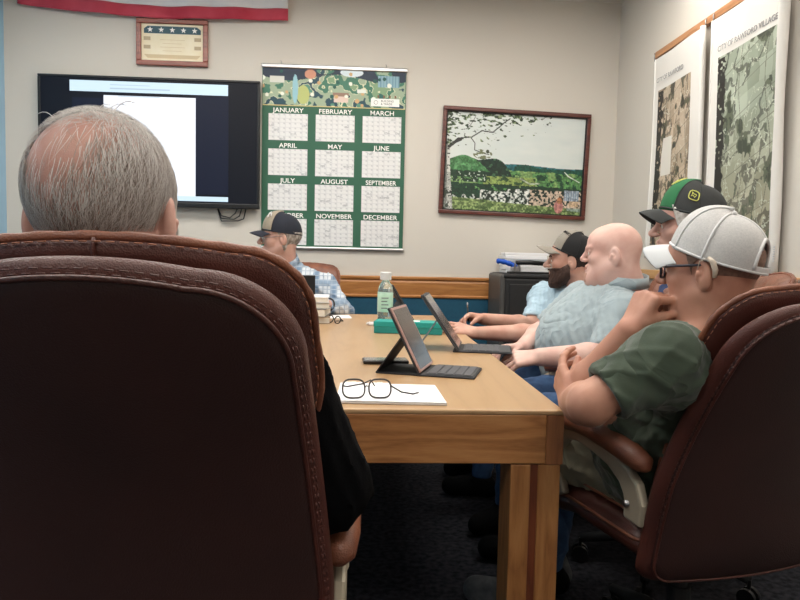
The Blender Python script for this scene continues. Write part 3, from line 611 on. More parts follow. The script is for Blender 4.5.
    # base
    b = MB(); b.lathe([(.03, .10), (.03, .24), (.022, .24), (.022, .36), (.05, .37), (.05, .39)], 20); b.box((-.12, -.12, .375), (.12, .12, .392)); b.build('gas_column', m_blk2, t)
    for k in range(5):
        a_ = 2*PI*k/5+.3; c_, s_ = math.cos(a_), math.sin(a_); b = MB()
        b.tube([(.02*c_, .02*s_, .125), (.15*c_, .15*s_, .115), (.29*c_, .29*s_, .085)], [.03, .024, .016], 8); lg = b.build('base_leg', m_blk2, t, smooth=True)
        b = MB(); 
        for e in (-.014, .014): b.tube([(.29*c_-s_*e*.6, .29*s_+c_*e*.6, .030), (.29*c_-s_*e*1.6, .29*s_+c_*e*1.6, .030)], .029, 14)
        b.tube([(.29*c_, .29*s_, .03), (.29*c_, .29*s_, .085)], .006, 8); b.build('caster', m_blk, lg)
    return t
chA = make_chair('executive_chair', 'brown leather executive chair filling the left foreground, seen from behind', (-.298, 1.20), 0, tilt=.20, hgt=1.099, W0=.258)
chB = make_chair('executive_chair', 'brown leather executive chair at the right, occupied by the man in a white mesh cap', (.860, 1.712), math.radians(14), tilt=.25, hgt=1.04, W0=.265)
chC = make_chair('executive_chair', 'brown leather executive chair behind the man in the green and black cap', (1.09, 2.28), math.radians(72), tilt=.14, hgt=1.05, worn=True)
def recopy(src, label, loc, rz, sc=1):
    c = copy_tree(src); c.location = (loc[0], loc[1], 0); c.rotation_euler = (0, 0, rz); c['label'] = label; c.scale = (1, 1, sc); return c
chD = recopy(chC, 'brown leather executive chair with black framed arm under the bald man in grey', (1.0, 2.88), math.radians(68))
chE = recopy(chC, 'leather executive chair under the bearded man beside the black cabinet', (1.02, 3.5), math.radians(72))
chF = recopy(chC, 'brown leather executive chair at the far end under the man in the plaid shirt', (-.42, 4.46), math.radians(172), .965)
# ================================================================== LIGHT SETTINGS AND QUICK STOP FOR TESTING
# ================================================================== PEOPLE
def skin(name, c, c2): return mat(name, c, .5, var=c2, vscale=14, sss=.05, bump=.12, bscale=500, spec=.4)
m_eye = mat('eye_white', (232, 226, 220), .2); m_iris = mat('dark_iris', (52, 42, 34), .2)
def head_prims(f, c, R, s=1., nose=1., jowl=0., ears=True, neckto=None, nr=.055, longf=0., g=0., chin=1.):
    """adds a head (canonical +y forward, +z up, origin between the ears) to field f"""
    T = lambda *p: c+R@(A3(*p)*s)
    E = lambda p, r, k=.02, op='add', Rx=None: f.ell(T(*p), A3(*r)*s, R if Rx is None else R@Rx, k*s, op, g=g)
    Cn = lambda a, b, ra, rb, k=.015, op='add': f.cone(T(*a), T(*b), ra*s, rb*s, k*s, op, g=g)
    E((0, -.014, .036), (.077, .097, .088), 0); E((0, .045, .040), (.060, .048, .058), .03)
    E((0, .034, -.030), (.058, .055, .074), .03)
    for q in (-1, 1):
        Cn((q*.056, .005, -.045), (q*.022, .070, -.088), .019, .017, .03); E((q*.042, .058, -.014), (.024, .026, .022), .02)
        if jowl: E((q*.045, .03, -.07), (.035*jowl, .045, .045), .03)
        E((q*.031, .092, .010), (.017, .012, .013), .012, 'sub')
        Cn((q*.012, .093, .027), (q*.046, .080, .030), .008, .006, .012)
        f.ell(T(q*.031, .077, .009), A3(.0145, .0135, .0135)*s, R, .004*s, g=g)
        Cn((q*.018, .090, .019), (q*.045, .082, .016), .004, .004, .006)
    Cn((0, .090, .022), (0, .091+.026*nose, -.014), .0075, .0125*nose**.5, .012)
    for q in (-1, 1): E((q*.011, .092+.012*nose, -.020), (.008, .011, .007), .006)
    E((0, .078, -.088-longf), (.022*chin, .020, .020), .025); E((0, .082, -.050), (.027, .016, .018), .015)
    Cn((-.017, .096, -.043), (.017, .096, -.043), .0066, .0066, .005); Cn((-.015, .095, -.0565), (.015, .095, -.0565), .0076, .0076, .005)
    Cn((-.024, .105, -.0497), (.024, .105, -.0497), .0042, .0042, .002, 'sub')
    if ears:
        for q in (-1, 1):
            Rx = rotz(q*.35)@rotx(-.12)
            E((q*.079, -.010, -.004), (.0095, .020, .033), .005, Rx=Rx); E((q*.0895, -.002, .003), (.0085, .0115, .0185), .003, 'sub', Rx=Rx)
            Cn((q*.082, .002, -.002), (q*.080, .004, -.012), .006, .005, .004)
    if jowl: E((0, .045, -.095), (.045, .05, .030), .04)
    if neckto is not None: f.cone(T(0, -.022, -.045), neckto, nr*s, nr*1.12, .035, g=g)
def hand_prims(f, W, d, n, side, curl=(.5, .5, .5, .5), thumb=(.4, .5), s=1., spread=.06, g=0):
    """palm + four bent fingers + thumb. d: towards fingers, n: palm side, side: towards the thumb"""
    W = A3(*W); d = unit(d); n = unit(A3(*n)-d*(A3(*n)@d)); t = unit(np.cross(d, n)); t = t*(1 if t@A3(*side) > 0 else -1)
    C = lambda a, b, ra, rb, k=.004: f.cone(a, b, ra*s, rb*s, k*s, g=g)
    for k, o in enumerate((.030, .010, -.011, -.030)):
        kn = W+d*(.088-.006*(k == 3)-.004*(k == 0))*s+t*o*s; C(W+t*o*.55*s+d*.008*s, kn, .0165, .0125, .012)
        p = kn; ang = 0; ln = [.042, .027, .021]; fl = (.97, 1.05, 1., .82)[k]
        for j, L_ in enumerate(ln):
            ang += curl[k]*(1.0, 1.25, .8)[j]; v = d*math.cos(ang)+n*math.sin(ang)+t*(1.5-k)*spread*(j == 0); q = p+unit(v)*L_*fl*s
            C(p, q, (.0098, .0090, .0082)[j], (.0090, .0082, .0070)[j], .003); p = q
    f.cone(W+d*.02*s+n*.006*s+t*.012*s, W+d*.045*s+n*.012*s+t*.026*s, .019*s, .016*s, .012, g=g)
    a = W+d*.032*s+t*.030*s+n*.008*s; v = unit(d*.75+t*(.8-thumb[0])+n*thumb[0]); b_ = a+v*.036*s; v2 = unit(v+n*thumb[1]+d*.3); e = b_+v2*.030*s
    C(a, b_, .0135, .0108, .008); C(b_, e, .0105, .0085, .003)
def limb(f, a, m_, b, ra, rm, rb, g=0., bul=1.):
    a, m_, b = A3(*a), A3(*m_), A3(*b)
    f.cone(a, m_, ra, rm, .02, g=g); c1 = m_+(b-m_)*.28; f.cone(m_, c1, rm*.97, rm*1.04*bul, .02, g=g); f.cone(c1, b, rm*1.04*bul, rb, .02, g=g)
def obj_head_extra(root, c, R, s, gaze=(0, 1, 0)):
    for q in (-1, 1):
        p = c+R@(A3(q*.031, .0795, .0095)*s); b = MB(); r = .0125*s
        b.lathe([(r*math.sin(a), -r*math.cos(a)) for a in np.linspace(.1, PI-.1, 9)], 16); Q = np.column_stack([R@A3(1, 0, 0), R@A3(0, 0, -1), R@A3(0, 1, 0)])
        b.v = [tuple(p+Q@A3(*v)) for v in b.v]; e = b.build('eye', m_eye, root, smooth=True)
        b = MB(); b.lathe([(.0001, r*1.03), (.0035*s, r*.99), (.0052*s, r*.90), (.0052*s, r*.86)][::-1], 14); b.v = [tuple(p+Q@A3(*v)) for v in b.v]; b.build('iris', m_iris, e, smooth=True)
def cap(root, c, R, s, m_front, m_back, m_brim, pitch=0., zo=0., tube=1., seams=None, opening=False, name='cap', band=None, brimw=1., drop=.0, azf=.95, bc=1.):
    """baseball cap in head space"""
    Rc = R@rotx(pitch); T = lambda p: c+Rc@((A3(*p)+A3(0, -.004, .034+zo))*s)
    def dome(az, ph, g=0.):   # az 0 = front, ph 0 rim .. 1 top
        a = ph*PI/2; sy, cy_ = math.sin(az), math.cos(az); q = math.cos(a)**.82
        fr = max(cy_, 0); rx, ry, h = .0865+g, .108+g, .108+.012*fr+g
        return (rx*sy*q, ry*cy_*q+.002, h*math.sin(a)**(1.05-.25*fr)-.004*(1-fr))
    N, Mh = 72, 18; hat = None
    def part(name, lo, hi, m, parent, hole=False):
        b = MB(); n = max(6, int(N*(hi-lo)/(2*PI))); V = []; Fc = []
        for j in range(Mh+1):
            for i in range(n+1): V.append(T(dome(lo+(hi-lo)*i/n, j/Mh*.995)))
        for j in range(Mh):
            for i in range(n):
                az = lo+(hi-lo)*(i+.5)/n; ph = (j+.5)/Mh
                if hole and ((az-PI)/.54)**2+((ph-.02)/.44)**2 < 1 and ph > .085: continue
                Fc.append((j*(n+1)+i, j*(n+1)+i+1, (j+1)*(n+1)+i+1, (j+1)*(n+1)+i))
        o = obj_np(name, V, Fc, m, parent); md = o.modifiers.new('s', 'SOLIDIFY'); md.thickness = .0022*s; md.offset = 0; return o
    hat = part(name, azf, 2*PI-azf, m_back, root, opening); part('front_panel', -azf, azf, m_front, hat)
    b = MB(); ms = seams or m_back
    for az in (azf, 2*PI-azf, azf+.72 if azf < 1.2 else 1.9, 2*PI-azf-.72 if azf < 1.2 else 2*PI-1.9, PI): b.tube([T(dome(az, p, .0015)) for p in np.linspace(.02 if not (opening and az == PI) else .49, .98, 14)], .0030*s if opening else .0016*s, 6)
    b.build('seam_tape', ms, hat, smooth=True)
    b = MB(); b.tube([T(dome(a, .02, .001)) for a in np.linspace(0, 2*PI, 60)[:-1]], .003*s, 8, closed=True); b.build('sweatband', band or ms, hat, smooth=True)
    if opening:
        b = MB(); b.tube([T(dome(PI+.56*math.cos(t), .06+.43*math.sin(t), .001)) for t in np.linspace(0, PI, 22)], .0042*s, 8); b.build('opening_binding', ms, hat, smooth=True)
        b = MB(); V = []; n = 16
        for i in range(n+1):
            for ph in (.0, .10): V.append(T(dome(PI-.58+1.16*i/n, ph, .0025)))
        b.add(V, [(2*i, 2*i+2, 2*i+3, 2*i+1) for i in range(n)]); o = b.build('size_strap', ms, hat); md = o.modifiers.new('s', 'SOLIDIFY'); md.thickness = .002
    b = MB(); b.lathe([(.0001, .006), (.006, .004), (.009, 0), (.009, -.002)][::-1], 14); b.v = [tuple(T((v[0], v[1]+.002, v[2]+(.1085)))) for v in b.v]; b.build('top_button', ms, hat, smooth=True)
    # brim: curved visor with thickness
    V = []; nu, nv = 24, 10; L_ = .075*brimw
    for t_ in (0, .003):
        for j in range(nv+1):
            for i in range(nu+1):
                a = -1.0+2.0*i/nu; az = a*.98; r0 = dome(az, 0); w = j/nv
                ext = L_*(math.cos(a*1.15)**.55 if abs(a) < 1.3 else 0); x = r0[0]*(1+.02*w); y = r0[1]+ext*w
                z = -.002-.256*bc*x*x/.0865-.012*w*w-drop*w+.004; V.append(T((x, y, z-t_)))
    m1 = (nu+1)*(nv+1); Fc = []
    for o_ in (0, m1):
        for j in range(nv):
            for i in range(nu):
                q = [o_+j*(nu+1)+i, o_+j*(nu+1)+i+1, o_+(j+1)*(nu+1)+i+1, o_+(j+1)*(nu+1)+i]; Fc.append(q if o_ == 0 else q[::-1])
    rim = [j*(nu+1) for j in range(nv+1)]+[nv*(nu+1)+i for i in range(1, nu+1)]+[j*(nu+1)+nu for j in range(nv-1, -1, -1)]
    for a, b2 in zip(rim[:-1], rim[1:]): Fc.append((a, b2, b2+m1, a+m1))
    MB().add(V, Fc).build('brim', m_brim, hat, smooth=True); return hat, T, dome
def glasses_at(T, m, name, root, w=.052, h=.036, gap=.016, y=.105, z=.006, r=.0013, ear=-.005, half=False, lens=None, ez=.012):
    """T maps head-space points"""
    g = None
    for q in (-1, 1):
        cx = q*(gap/2+w/2); b = MB(); pts = []
        for k in range(28):
            a = 2*PI*k/28; ca, sa = math.cos(a), math.sin(a); pts.append(T((cx+w/2*abs(ca)**.7*math.copysign(1, ca), y-.010*(abs(cx+w/2*ca)/.06)**2, z+h/2*abs(sa)**.7*math.copysign(1, sa))))
        b.tube(pts, r, 6, closed=True); o = b.build(name if g is None else 'rim', m, root if g is None else g, smooth=True)
        if g is None: g = o
        if lens: obj_np('lens', pts, [tuple(range(28))], lens, g, smooth=False)
        b = MB(); b.tube([T((q*(gap/2+w), y-.018, z+.008)), T((q*.076, y-.03, z+.010)), T((q*.080, .03, z+.011)), T((q*.081, ear, z+ez)), T((q*.080, ear-.022, z-.022))], r*1.2, 6); b.build('temple', m, g, smooth=True)
    b = MB(); b.tube([T((-gap/2, y, z+.004)), T((0, y+.003, z+.008)), T((gap/2, y, z+.004))], r, 6); b.build('bridge', m, g, smooth=True); return g
# hair materials
m_hg = mat('grey_hair', (184, 178, 172), .7, var=(116, 106, 98), vscale=70, stretch=(1, 1, .35), bump=.8, bscale=220)
m_hd = mat('dark_brown_hair', (38, 28, 24), .75, var=(62, 44, 36), vscale=90, bump=.8, bscale=260)
m_hw = mat('white_hair', (214, 210, 206), .7, var=(176, 170, 164), vscale=80, bump=.7, bscale=240)
def shell(root, name, m, c, R, s, g, cutfn, lo, hi, kw={}, step=.0032, noise=.0):
    """hair or beard grown from the head form: cutfn(x,y,z in head space) < 0 keeps"""
    f = Field(lo, hi, coarse=step); head_prims(f, c, R, s, ears=False, g=g, **kw); X, Y, Z = f.grids(); p = [(X-c[0]), (Y-c[1]), (Z-c[2])]
    h = [(p[0]*R[0, i]+p[1]*R[1, i]+p[2]*R[2, i])/s for i in range(3)]
    if noise: f.d = f.d-(noise*np.sin(h[0]*260+3*np.sin(h[2]*90))*np.sin(h[1]*240+h[2]*60)).astype(np.float32)
    f.d = np.maximum(f.d, (cutfn(*h)*s).astype(np.float32)); return f.mesh(name, m, root)
def person(label, hd, R, s, neck, shL, shR, elL, elR, wrL, wrR, pel, hipw=.10, handL=None, handR=None, knees=None, ankles=None, fat=0., m_skin=None, m_shirt=None, m_pants=None,
           sleeve=(.75, .75), sleeve_long=False, headkw={}, fine=.0040, bodyfine=None, armr=(.048, .040, .027), seed=0, fold=.0085, short_legs=False, collar=False, chestf=(0, 1, 0), handres=.0032):
    P = {k: A3(*v) for k, v in dict(neck=neck, shL=shL, shR=shR, elL=elL, elR=elR, wrL=wrL, wrR=wrR, pel=pel).items()}; hd = A3(*hd)
    root_pts = np.array(list(P.values())+[hd]+[A3(*k) for k in knees]+[A3(*a) for a in ankles]); lo = root_pts.min(0)-.19; hi = root_pts.max(0)+.19; lo[2] = max(lo[2], -.001)
    fin = [(hd-.14*s, hd+.14*s, fine)]
    for w in (P['wrL'], P['wrR']): fin.append((w-.13, w+.13, handres))
    root = empty('person', (float(P['pel'][0]), float(P['pel'][1]), 0), 0, label, 'person')
    across = unit(P['shR']-P['shL']); spine = unit(P['neck']-P['pel']); fr = unit(np.cross(spine, across)); fr = fr if fr@A3(*chestf) > 0 else -fr
    hipL = P['pel']-across*hipw; hipR = P['pel']+across*hipw
    def torso(f, g):
        a, b = P['pel'], P['neck']; q = lambda t, o=0: a+(b-a)*t+fr*o
        f.cone(hipL+fr*0, hipR, .125+fat*.5, .125+fat*.5, .04, g=g, flat=(fr, .95)); f.cone(q(.05), q(.40, .015+fat*.3), .135+fat, .140+fat, .06, g=g)
        f.ell(q(.36, .045+fat*.75), (.145+fat*.8, .115+fat, .15+fat*.4), np.column_stack([across, fr, spine]), .07, g=g)
        f.ell(q(.66, .02), (.168+fat*.5, .118+fat*.6, .16), np.column_stack([across, fr, spine]), .06, g=g)
        for s_ in ('shL', 'shR'): f.cone(q(.88), P[s_]-spine*.012, .070, .062, .05, g=g); f.cone(q(.70, .0), P[s_]-spine*.05, .09, .068, .06, g=g)
        f.cone(q(.9), q(1.0), .066, .058, .04, g=g)
    def arms(f, g, L_=True, R_=True, k=1.):
        if L_: limb(f, P['shL'], P['elL'], P['wrL'], armr[0]*1.12, armr[1], armr[2], g=g)
        if R_: limb(f, P['shR'], P['elR'], P['wrR'], armr[0]*1.12, armr[1], armr[2], g=g)
    def legs(f, g, thigh=True):
        for hp, kn, an in ((hipL, knees[0], ankles[0]), (hipR, knees[1], ankles[1])):
            f.cone(hp, kn, .088+fat*.2, .060, .03, g=g); f.cone(kn, A3(*kn)+(A3(*an)-A3(*kn))*.35, .056, .054, .02, g=g); f.cone(A3(*kn)+(A3(*an)-A3(*kn))*.35, an, .054, .036, .02, g=g)
    f = Field(lo, hi, fin, .011); torso(f, -.012); arms(f, 0); legs(f, -.006)
    for an, kn in zip(ankles, knees):
        d_ = unit((A3(*kn)-P['pel'])*A3(1, 1, 0)); f.cone(A3(*an)-A3(0, 0, .02), A3(*an)+d_*.13-A3(0, 0, .045), .038, .030, .02)
    head_prims(f, hd, R, s, neckto=P['neck']+spine*.01, **headkw)
    if handL: hand_prims(f, P['wrL'], **handL)
    if handR: hand_prims(f, P['wrR'], **handR)
    body = f.mesh('body', m_skin, root)
    # shirt
    fin2 = []; 
    if bodyfine: fin2 = [(lo, hi, bodyfine)]
    f = Field(lo, hi, fin2, .008); torso(f, .006)
    for sh, el, wr, sl in ((P['shL'], P['elL'], P['wrL'], sleeve[0]), (P['shR'], P['elR'], P['wrR'], sleeve[1])):
        if sleeve_long:
            limb(f, sh, el, wr, armr[0]*1.12+.012, armr[1]+.014, armr[2]+.010)
        else:
            e = sh+(el-sh)*(sl+.10); f.cone(sh, e, armr[0]*1.12+.014, armr[1]+.020, .03)
    f.folds(fold, 78, seed)
    for sh, el, wr, sl in ((P['shL'], P['elL'], P['wrL'], sleeve[0]), (P['shR'], P['elR'], P['wrR'], sleeve[1])):
        if not sleeve_long:
            d_ = unit(el-sh); e = sh+(el-sh)*sl; f.plane(e, d_, within=(e+d_*.07, .105)); f.cone(e-d_*.02, e+d_*.05, armr[1]+.004, armr[1]+.006, 0, 'sub')
        else:
            d_ = unit(wr-el); e = wr-d_*.012; f.plane(e, d_, within=(e+d_*.05, .075)); 
    top = P['neck']+spine*.035-fr*.0; f.plane(top, spine*.93+fr*.32*(-1 if False else 1), within=(top+spine*.06, .13))
    nrr = headkw.get('nr', .055)*s; f.cone(P['neck']-spine*.005, hd, nrr*1.12+.001, nrr+.004, .006, 'sub')
    f.plane(P['pel']-spine*.03+A3(0, 0, -.02), A3(0, 0, -1))
    shirt = f.mesh('shirt', m_shirt, root)
    if collar:
        b = MB(); u = unit(np.cross(spine, fr)); n = 26; V = []
        for i in range(n+1):
            a = .35+(2*PI-.7)*i/n; dv = (fr*math.cos(a)*.066+u*math.sin(a)*.070)*max(1, nrr*1.12/.064); base = P['neck']+spine*(.028-.03*math.cos(a)*.6)
            V += [base+dv*.97+spine*.020, base+dv*1.12-spine*.022]
        b.add(V, [(2*i, 2*i+2, 2*i+3, 2*i+1) for i in range(n)]); o = b.build('collar', m_shirt, shirt, smooth=True); md = o.modifiers.new('s', 'SOLIDIFY'); md.thickness = .004
    if m_pants:
        plo, phi = lo.copy(), hi.copy(); phi[2] = P['pel'][2]+.2
        f = Field(plo, phi, (), .010); legs(f, .008); f.cone(hipL, hipR, .128+fat*.5, .128+fat*.5, .04); f.folds(.006, 60, seed+50)
        f.plane(P['pel']+A3(0, 0, .07), A3(0, 0, 1))
        for kn, an in zip(knees, ankles):
            kn, an = A3(*kn), A3(*an); e = kn+(an-kn)*(.12 if short_legs else .97); f.plane(e, unit(an-kn), within=(e+unit(an-kn)*.1, .13))
        f.mesh('trousers', m_pants, root)
    for an, kn in zip(ankles, knees):
        an = A3(*an); d_ = unit((A3(*kn)-P['pel'])*A3(1, 1, 0)); f = Field(an-.24, an+.24, (), .009)
        f.cone(an-A3(0, 0, .03), an+d_*.14-A3(0, 0, .045), .048, .042, .02); f.cone(an-d_*.04-A3(0, 0, .04), an+A3(0, 0, .0), .040, .046, .02); f.plane(an+A3(0, 0, .02), A3(0, 0, 1)); f.plane((0, 0, .004), A3(0, 0, -1)); f.mesh('shoe', m_shoe, root)
    return root, P, fr, spine, across
m_shoeg = mat('grey_shoe', (92, 94, 98), .8, var=(60, 62, 66), vscale=30); m_shoed = mat('black_shoe', (8, 8, 9), .9, spec=.1); m_shoe = m_shoed
m_black = mat('black_sleeve_cloth', (5, 5, 7), 1, bump=.3, bscale=300, spec=.1); m_jean = mat('blue_denim', (36, 62, 98), .9, var=(48, 78, 116), wrinkle=0.006, vscale=40, bump=.4, bscale=500); m_khaki = mat('khaki_cloth', (150, 148, 130), .9, var=(136, 134, 116), wrinkle=0.01, vscale=9, bump=.3, bscale=400)
m_dk = mat('dark_trousers', (24, 26, 34), .95)
def ori(heading, pitch=0., roll=0.): return rotz(math.radians(heading))@roty(math.radians(roll))@rotx(math.radians(pitch))
def fwd(h): h = math.radians(h); return A3(-math.sin(h), math.cos(h), 0)
def lft(h): h = math.radians(h); return A3(-math.cos(h), -math.sin(h), 0)
UPV = A3(0, 0, 1)
# ---- foreground man
SKA = skin('ruddy_skin', (206, 162, 148), (194, 142, 128))
hA = atY(106, 219, .94); RA = ori(-2, -3); sA = 1.10
rA, PA, *_ = person('balding grey haired person in black seen from behind in the left foreground', hA, RA, sA, neck=(-.34, .955, .99), shL=(-.55, .98, .93), shR=(-.13, .98, .93), elL=(-.64, 1.02, .70), elR=(-.050, 1.03, .745), wrL=(-.50, 1.25, .74), wrR=(-.16, 1.22, .72), pel=(-.33, 1.15, .56),
  handL=dict(d=(.4, .6, 0), n=(0, 0, -1), side=(1, 0, 0), curl=(.4,)*4), handR=dict(d=(-.5, .5, 0), n=(0, 0, -1), side=(-1, 0, 0), curl=(.4,)*4), knees=((-.45, 1.62, .50), (-.16, 1.62, .50)), ankles=((-.45, 1.70, .09), (-.16, 1.70, .09)),
  fat=.03, m_skin=SKA, m_shirt=m_black, m_pants=m_dk, sleeve_long=True, armr=(.060, .056, .032), seed=3, headkw=dict(jowl=.8, nr=.062), fine=.0034, fold=.005)
m_shoe = m_shoeg
# ---- man in white mesh cap
SKB = skin('tanned_skin', (190, 142, 120), (172, 120, 100)); m_olive = mat('olive_cotton', (62, 74, 60), .95, var=(56, 68, 54), wrinkle=0.01, vscale=6, bump=.25, bscale=500, sheen=.2)
hB = atY(711, 273, 1.50); RB = ori(45, -2); sB = .985
elLB = atY(590, 404, 1.36); wrLB = atY(572, 402, 1.60); elRB = atY(578, 396, 1.63); wrRB = atY(630, 332, 1.52)
rB, PB, frB, spB, acB = person('person in a white mesh cap and olive green t-shirt with hand at mouth', hB, RB, sB, neck=(.80, 1.50, .955), shL=atY(668, 356, 1.37), shR=(.83, 1.68, .945), elL=elLB, elR=elRB, wrL=wrLB, wrR=wrRB, pel=(.842, 1.725, .56),
  handL=dict(d=(-.05, .35, .25), n=(.9, 0, 0), side=(0, 0, 1), curl=(.35, .4, .45, .5), thumb=(.3, .3)), handR=dict(d=(.42, .0, .90), n=(.85, .25, -.35), side=(0, -1, .1), curl=(1.15, 1.2, 1.2, 1.2), thumb=(.6, .7), s=1.04),
  knees=((.50, 1.95, .545), (.62, 2.12, .545)), ankles=((.50, 2.0, .09), (.66, 2.2, .09)), fat=.04, m_skin=SKB, m_shirt=m_olive, m_pants=m_khaki, sleeve=(.80, .62), armr=(.049, .043, .033), seed=11, bodyfine=.006, fold=.006, headkw=dict(nr=.060, jowl=.5), fine=.0034, short_legs=False)
m_shoe = m_shoed
# ---- man in green and black cap
SKC = skin('pink_skin', (208, 168, 154), (194, 146, 132)); m_plaidb = mat('navy_cloth', (36, 54, 92), .9)
hC = atY(689, 228, 2.25); RC = ori(72, -3); sC = 1.01
rC, PC_, *_ = person('grey haired person in a green and black cap and blue jeans', hC, RC, sC, neck=tuple(hC+A3(.05, -.01, -.15)), shL=tuple(hC+A3(.03, -.19, -.23)), shR=tuple(hC+A3(.09, .18, -.23)), elL=(1.08, 2.03, .76), elR=(1.12, 2.5, .76), wrL=(.90, 2.13, .66), wrR=(.90, 2.36, .66), pel=(1.12, 2.27, .57),
  handL=dict(d=(-1, .3, -.1), n=(0, 0, -1), side=(0, 1, 0), curl=(.4,)*4), handR=dict(d=(-1, -.3, -.1), n=(0, 0, -1), side=(0, -1, 0), curl=(.4,)*4), knees=((.66, 2.08, .555), (.66, 2.34, .555)), ankles=((.62, 2.1, .09), (.62, 2.36, .09)), m_skin=SKC, m_shirt=m_plaidb, m_pants=m_jean, sleeve_long=True, seed=21, fine=.0036, chestf=(-1, .2, 0))
# ---- bald man
SKD = skin('fair_pink_skin', (218, 182, 170), (206, 162, 150)); m_polo = mat('pale_grey_blue_cotton', (152, 166, 171), .95, var=(145, 159, 165), wrinkle=0.006, vscale=5, bump=.2, bscale=500, sheen=.2)
hD = atY(612.5, 255, 2.78); RD = ori(70, -2); sD = 1.07
rD, PD, *_ = person('bald heavyset person in a light grey polo leaning back', hD, RD, sD, neck=tuple(hD+A3(.045, -.005, -.125)), shL=atY(622, 312, 2.62), shR=(1.0, 3.02, .92), elL=atY(606, 358, 2.50), elR=(.84, 3.06, .76), wrL=atY(540, 357, 2.46), wrR=atY(523, 347, 2.85), pel=(1.0, 2.84, .56),
  handL=dict(d=(-1, .12, -.12), n=(.1, .5, -.8), side=(0, .6, .6), curl=(.45, .55, .65, .75), thumb=(.35, .4)), handR=dict(d=(-1, -.2, 0), n=(0, -.2, -1), side=(0, -1, 0), curl=(.5,)*4), knees=((.62, 2.62, .55), (.60, 2.98, .55)), ankles=((.60, 2.66, .09), (.56, 3.0, .09)),
  fat=.07, m_skin=SKD, m_shirt=m_polo, m_pants=m_jean, sleeve=(.92, .9), armr=(.060, .052, .033), seed=33, headkw=dict(jowl=.75, nr=.075, nose=.8), fine=.0034, chestf=(-1, .3, 0), collar=True, fold=.0055)
# ---- bearded man
SKE = skin('warm_skin', (202, 160, 142), (186, 136, 118)); m_tee = mat('pale_blue_cotton', (172, 196, 210), .95, var=(166, 190, 204), wrinkle=0.006, vscale=6, bump=.2, bscale=500)
hE = atY(571, 262, 3.35); RE = ori(70, -2); sE = 1.04
rE, PE, *_ = person('bearded person in a grey and black cap and pale blue t-shirt holding a pen', hE, RE, sE, neck=tuple(hE+A3(.07, -.005, -.14)), shL=atY(592, 305, 3.18), shR=(.98, 3.58, .90), elL=atY(541, 334, 3.10), elR=atY(532, 326, 3.42), wrL=atY(475, 333, 3.12), wrR=atY(484, 319, 3.30), pel=(1.08, 3.5, .56),
  handL=dict(d=(-1, .0, .25), n=(.3, .4, -.6), side=(0, .5, .6), curl=(.25, .3, .4, .5), thumb=(.3, .2), s=.95), handR=dict(d=(-1, -.15, .15), n=(0, -.35, -.8), side=(0, -.6, .5), curl=(.75, .8, .85, .9), thumb=(.6, .6)), knees=((.64, 3.34, .55), (.64, 3.6, .55)), ankles=((.6, 3.36, .09), (.6, 3.62, .09)),
  m_skin=SKE, m_shirt=m_tee, m_pants=m_dk, sleeve=(.88, .88), armr=(.050, .043, .029), seed=41, headkw=dict(nose=1.1), fine=.0036, chestf=(-1, .3, 0), handres=.0036)
# ---- man in plaid
SKF = skin('light_skin', (206, 168, 154), (192, 148, 134))
m_plaid = mat('plaid_cotton', (190, 198, 206), .9); nt = m_plaid.node_tree; N = nt.nodes; tc = N.new('ShaderNodeTexCoord'); prev = None
for ax_, sc_, col in (('X', 2.9, (112, 136, 162)), ('Z', 2.9, (134, 154, 176)), ('X', 11.6, (150, 166, 184)), ('Z', 11.6, (160, 174, 190))):
    wv = N.new('ShaderNodeTexWave'); wv.bands_direction = ax_; wv.inputs['Scale'].default_value = sc_; wv.inputs['Distortion'].default_value = .6; rp = N.new('ShaderNodeValToRGB'); rp.color_ramp.elements[0].position = .66 if sc_ < 5 else .86; rp.color_ramp.elements[1].position = .76 if sc_ < 5 else .95
    mx = N.new('ShaderNodeMixRGB'); mx.inputs['Color2'].default_value = L(*col); nt.links.new(tc.outputs['Object'], wv.inputs['Vector']); nt.links.new(wv.outputs['Fac'], rp.inputs[0]); nt.links.new(rp.outputs[0], mx.inputs['Fac'])
    if prev is None: mx.inputs['Color1'].default_value = L(200, 207, 214)
    else: nt.links.new(prev.outputs[0], mx.inputs['Color1'])
    prev = mx
nt.links.new(prev.outputs[0], N['Principled BSDF'].inputs['Base Color'])
hF = atY(281, 239, 4.2); RF = ori(98, -3); sF = 1.12
rF, PF, *_ = person('person with glasses, two-tone cap and blue plaid shirt at the far end of the table', hF, RF, sF, neck=tuple(hF+A3(.03, .03, -.15)), shL=atY(325, 284, 4.22), shR=atY(258, 284, 4.3), elL=atY(345, 312, 4.12), elR=(-.78, 4.05, .80), wrL=atY(327, 304, 3.92), wrR=(-.55, 3.88, .78), pel=(-.42, 4.42, .56),
  handL=dict(d=(-.8, -.3, -.12), n=(0, -.2, -1), side=(-.2, 1, 0), curl=(.4, .45, .5, .55)), handR=dict(d=(.7, -.5, 0), n=(0, 0, -1), side=(1, 0, 0), curl=(.4,)*4), knees=((-.30, 3.98, .545), (-.56, 3.98, .545)), ankles=((-.3, 4.0, .09), (-.56, 4.0, .09)),
  m_skin=SKF, m_shirt=m_plaid, m_pants=m_dk, sleeve_long=True, seed=52, fine=.0048, chestf=(0, -1, 0), handres=.0036, collar=True)
# ================================================================== HAIR, CAPS, GLASSES
BB = lambda h: (h-.20, h+.20)
def earcut(y, z): return .024-np.sqrt((y+.004)**2+((z+.002)*.75)**2)
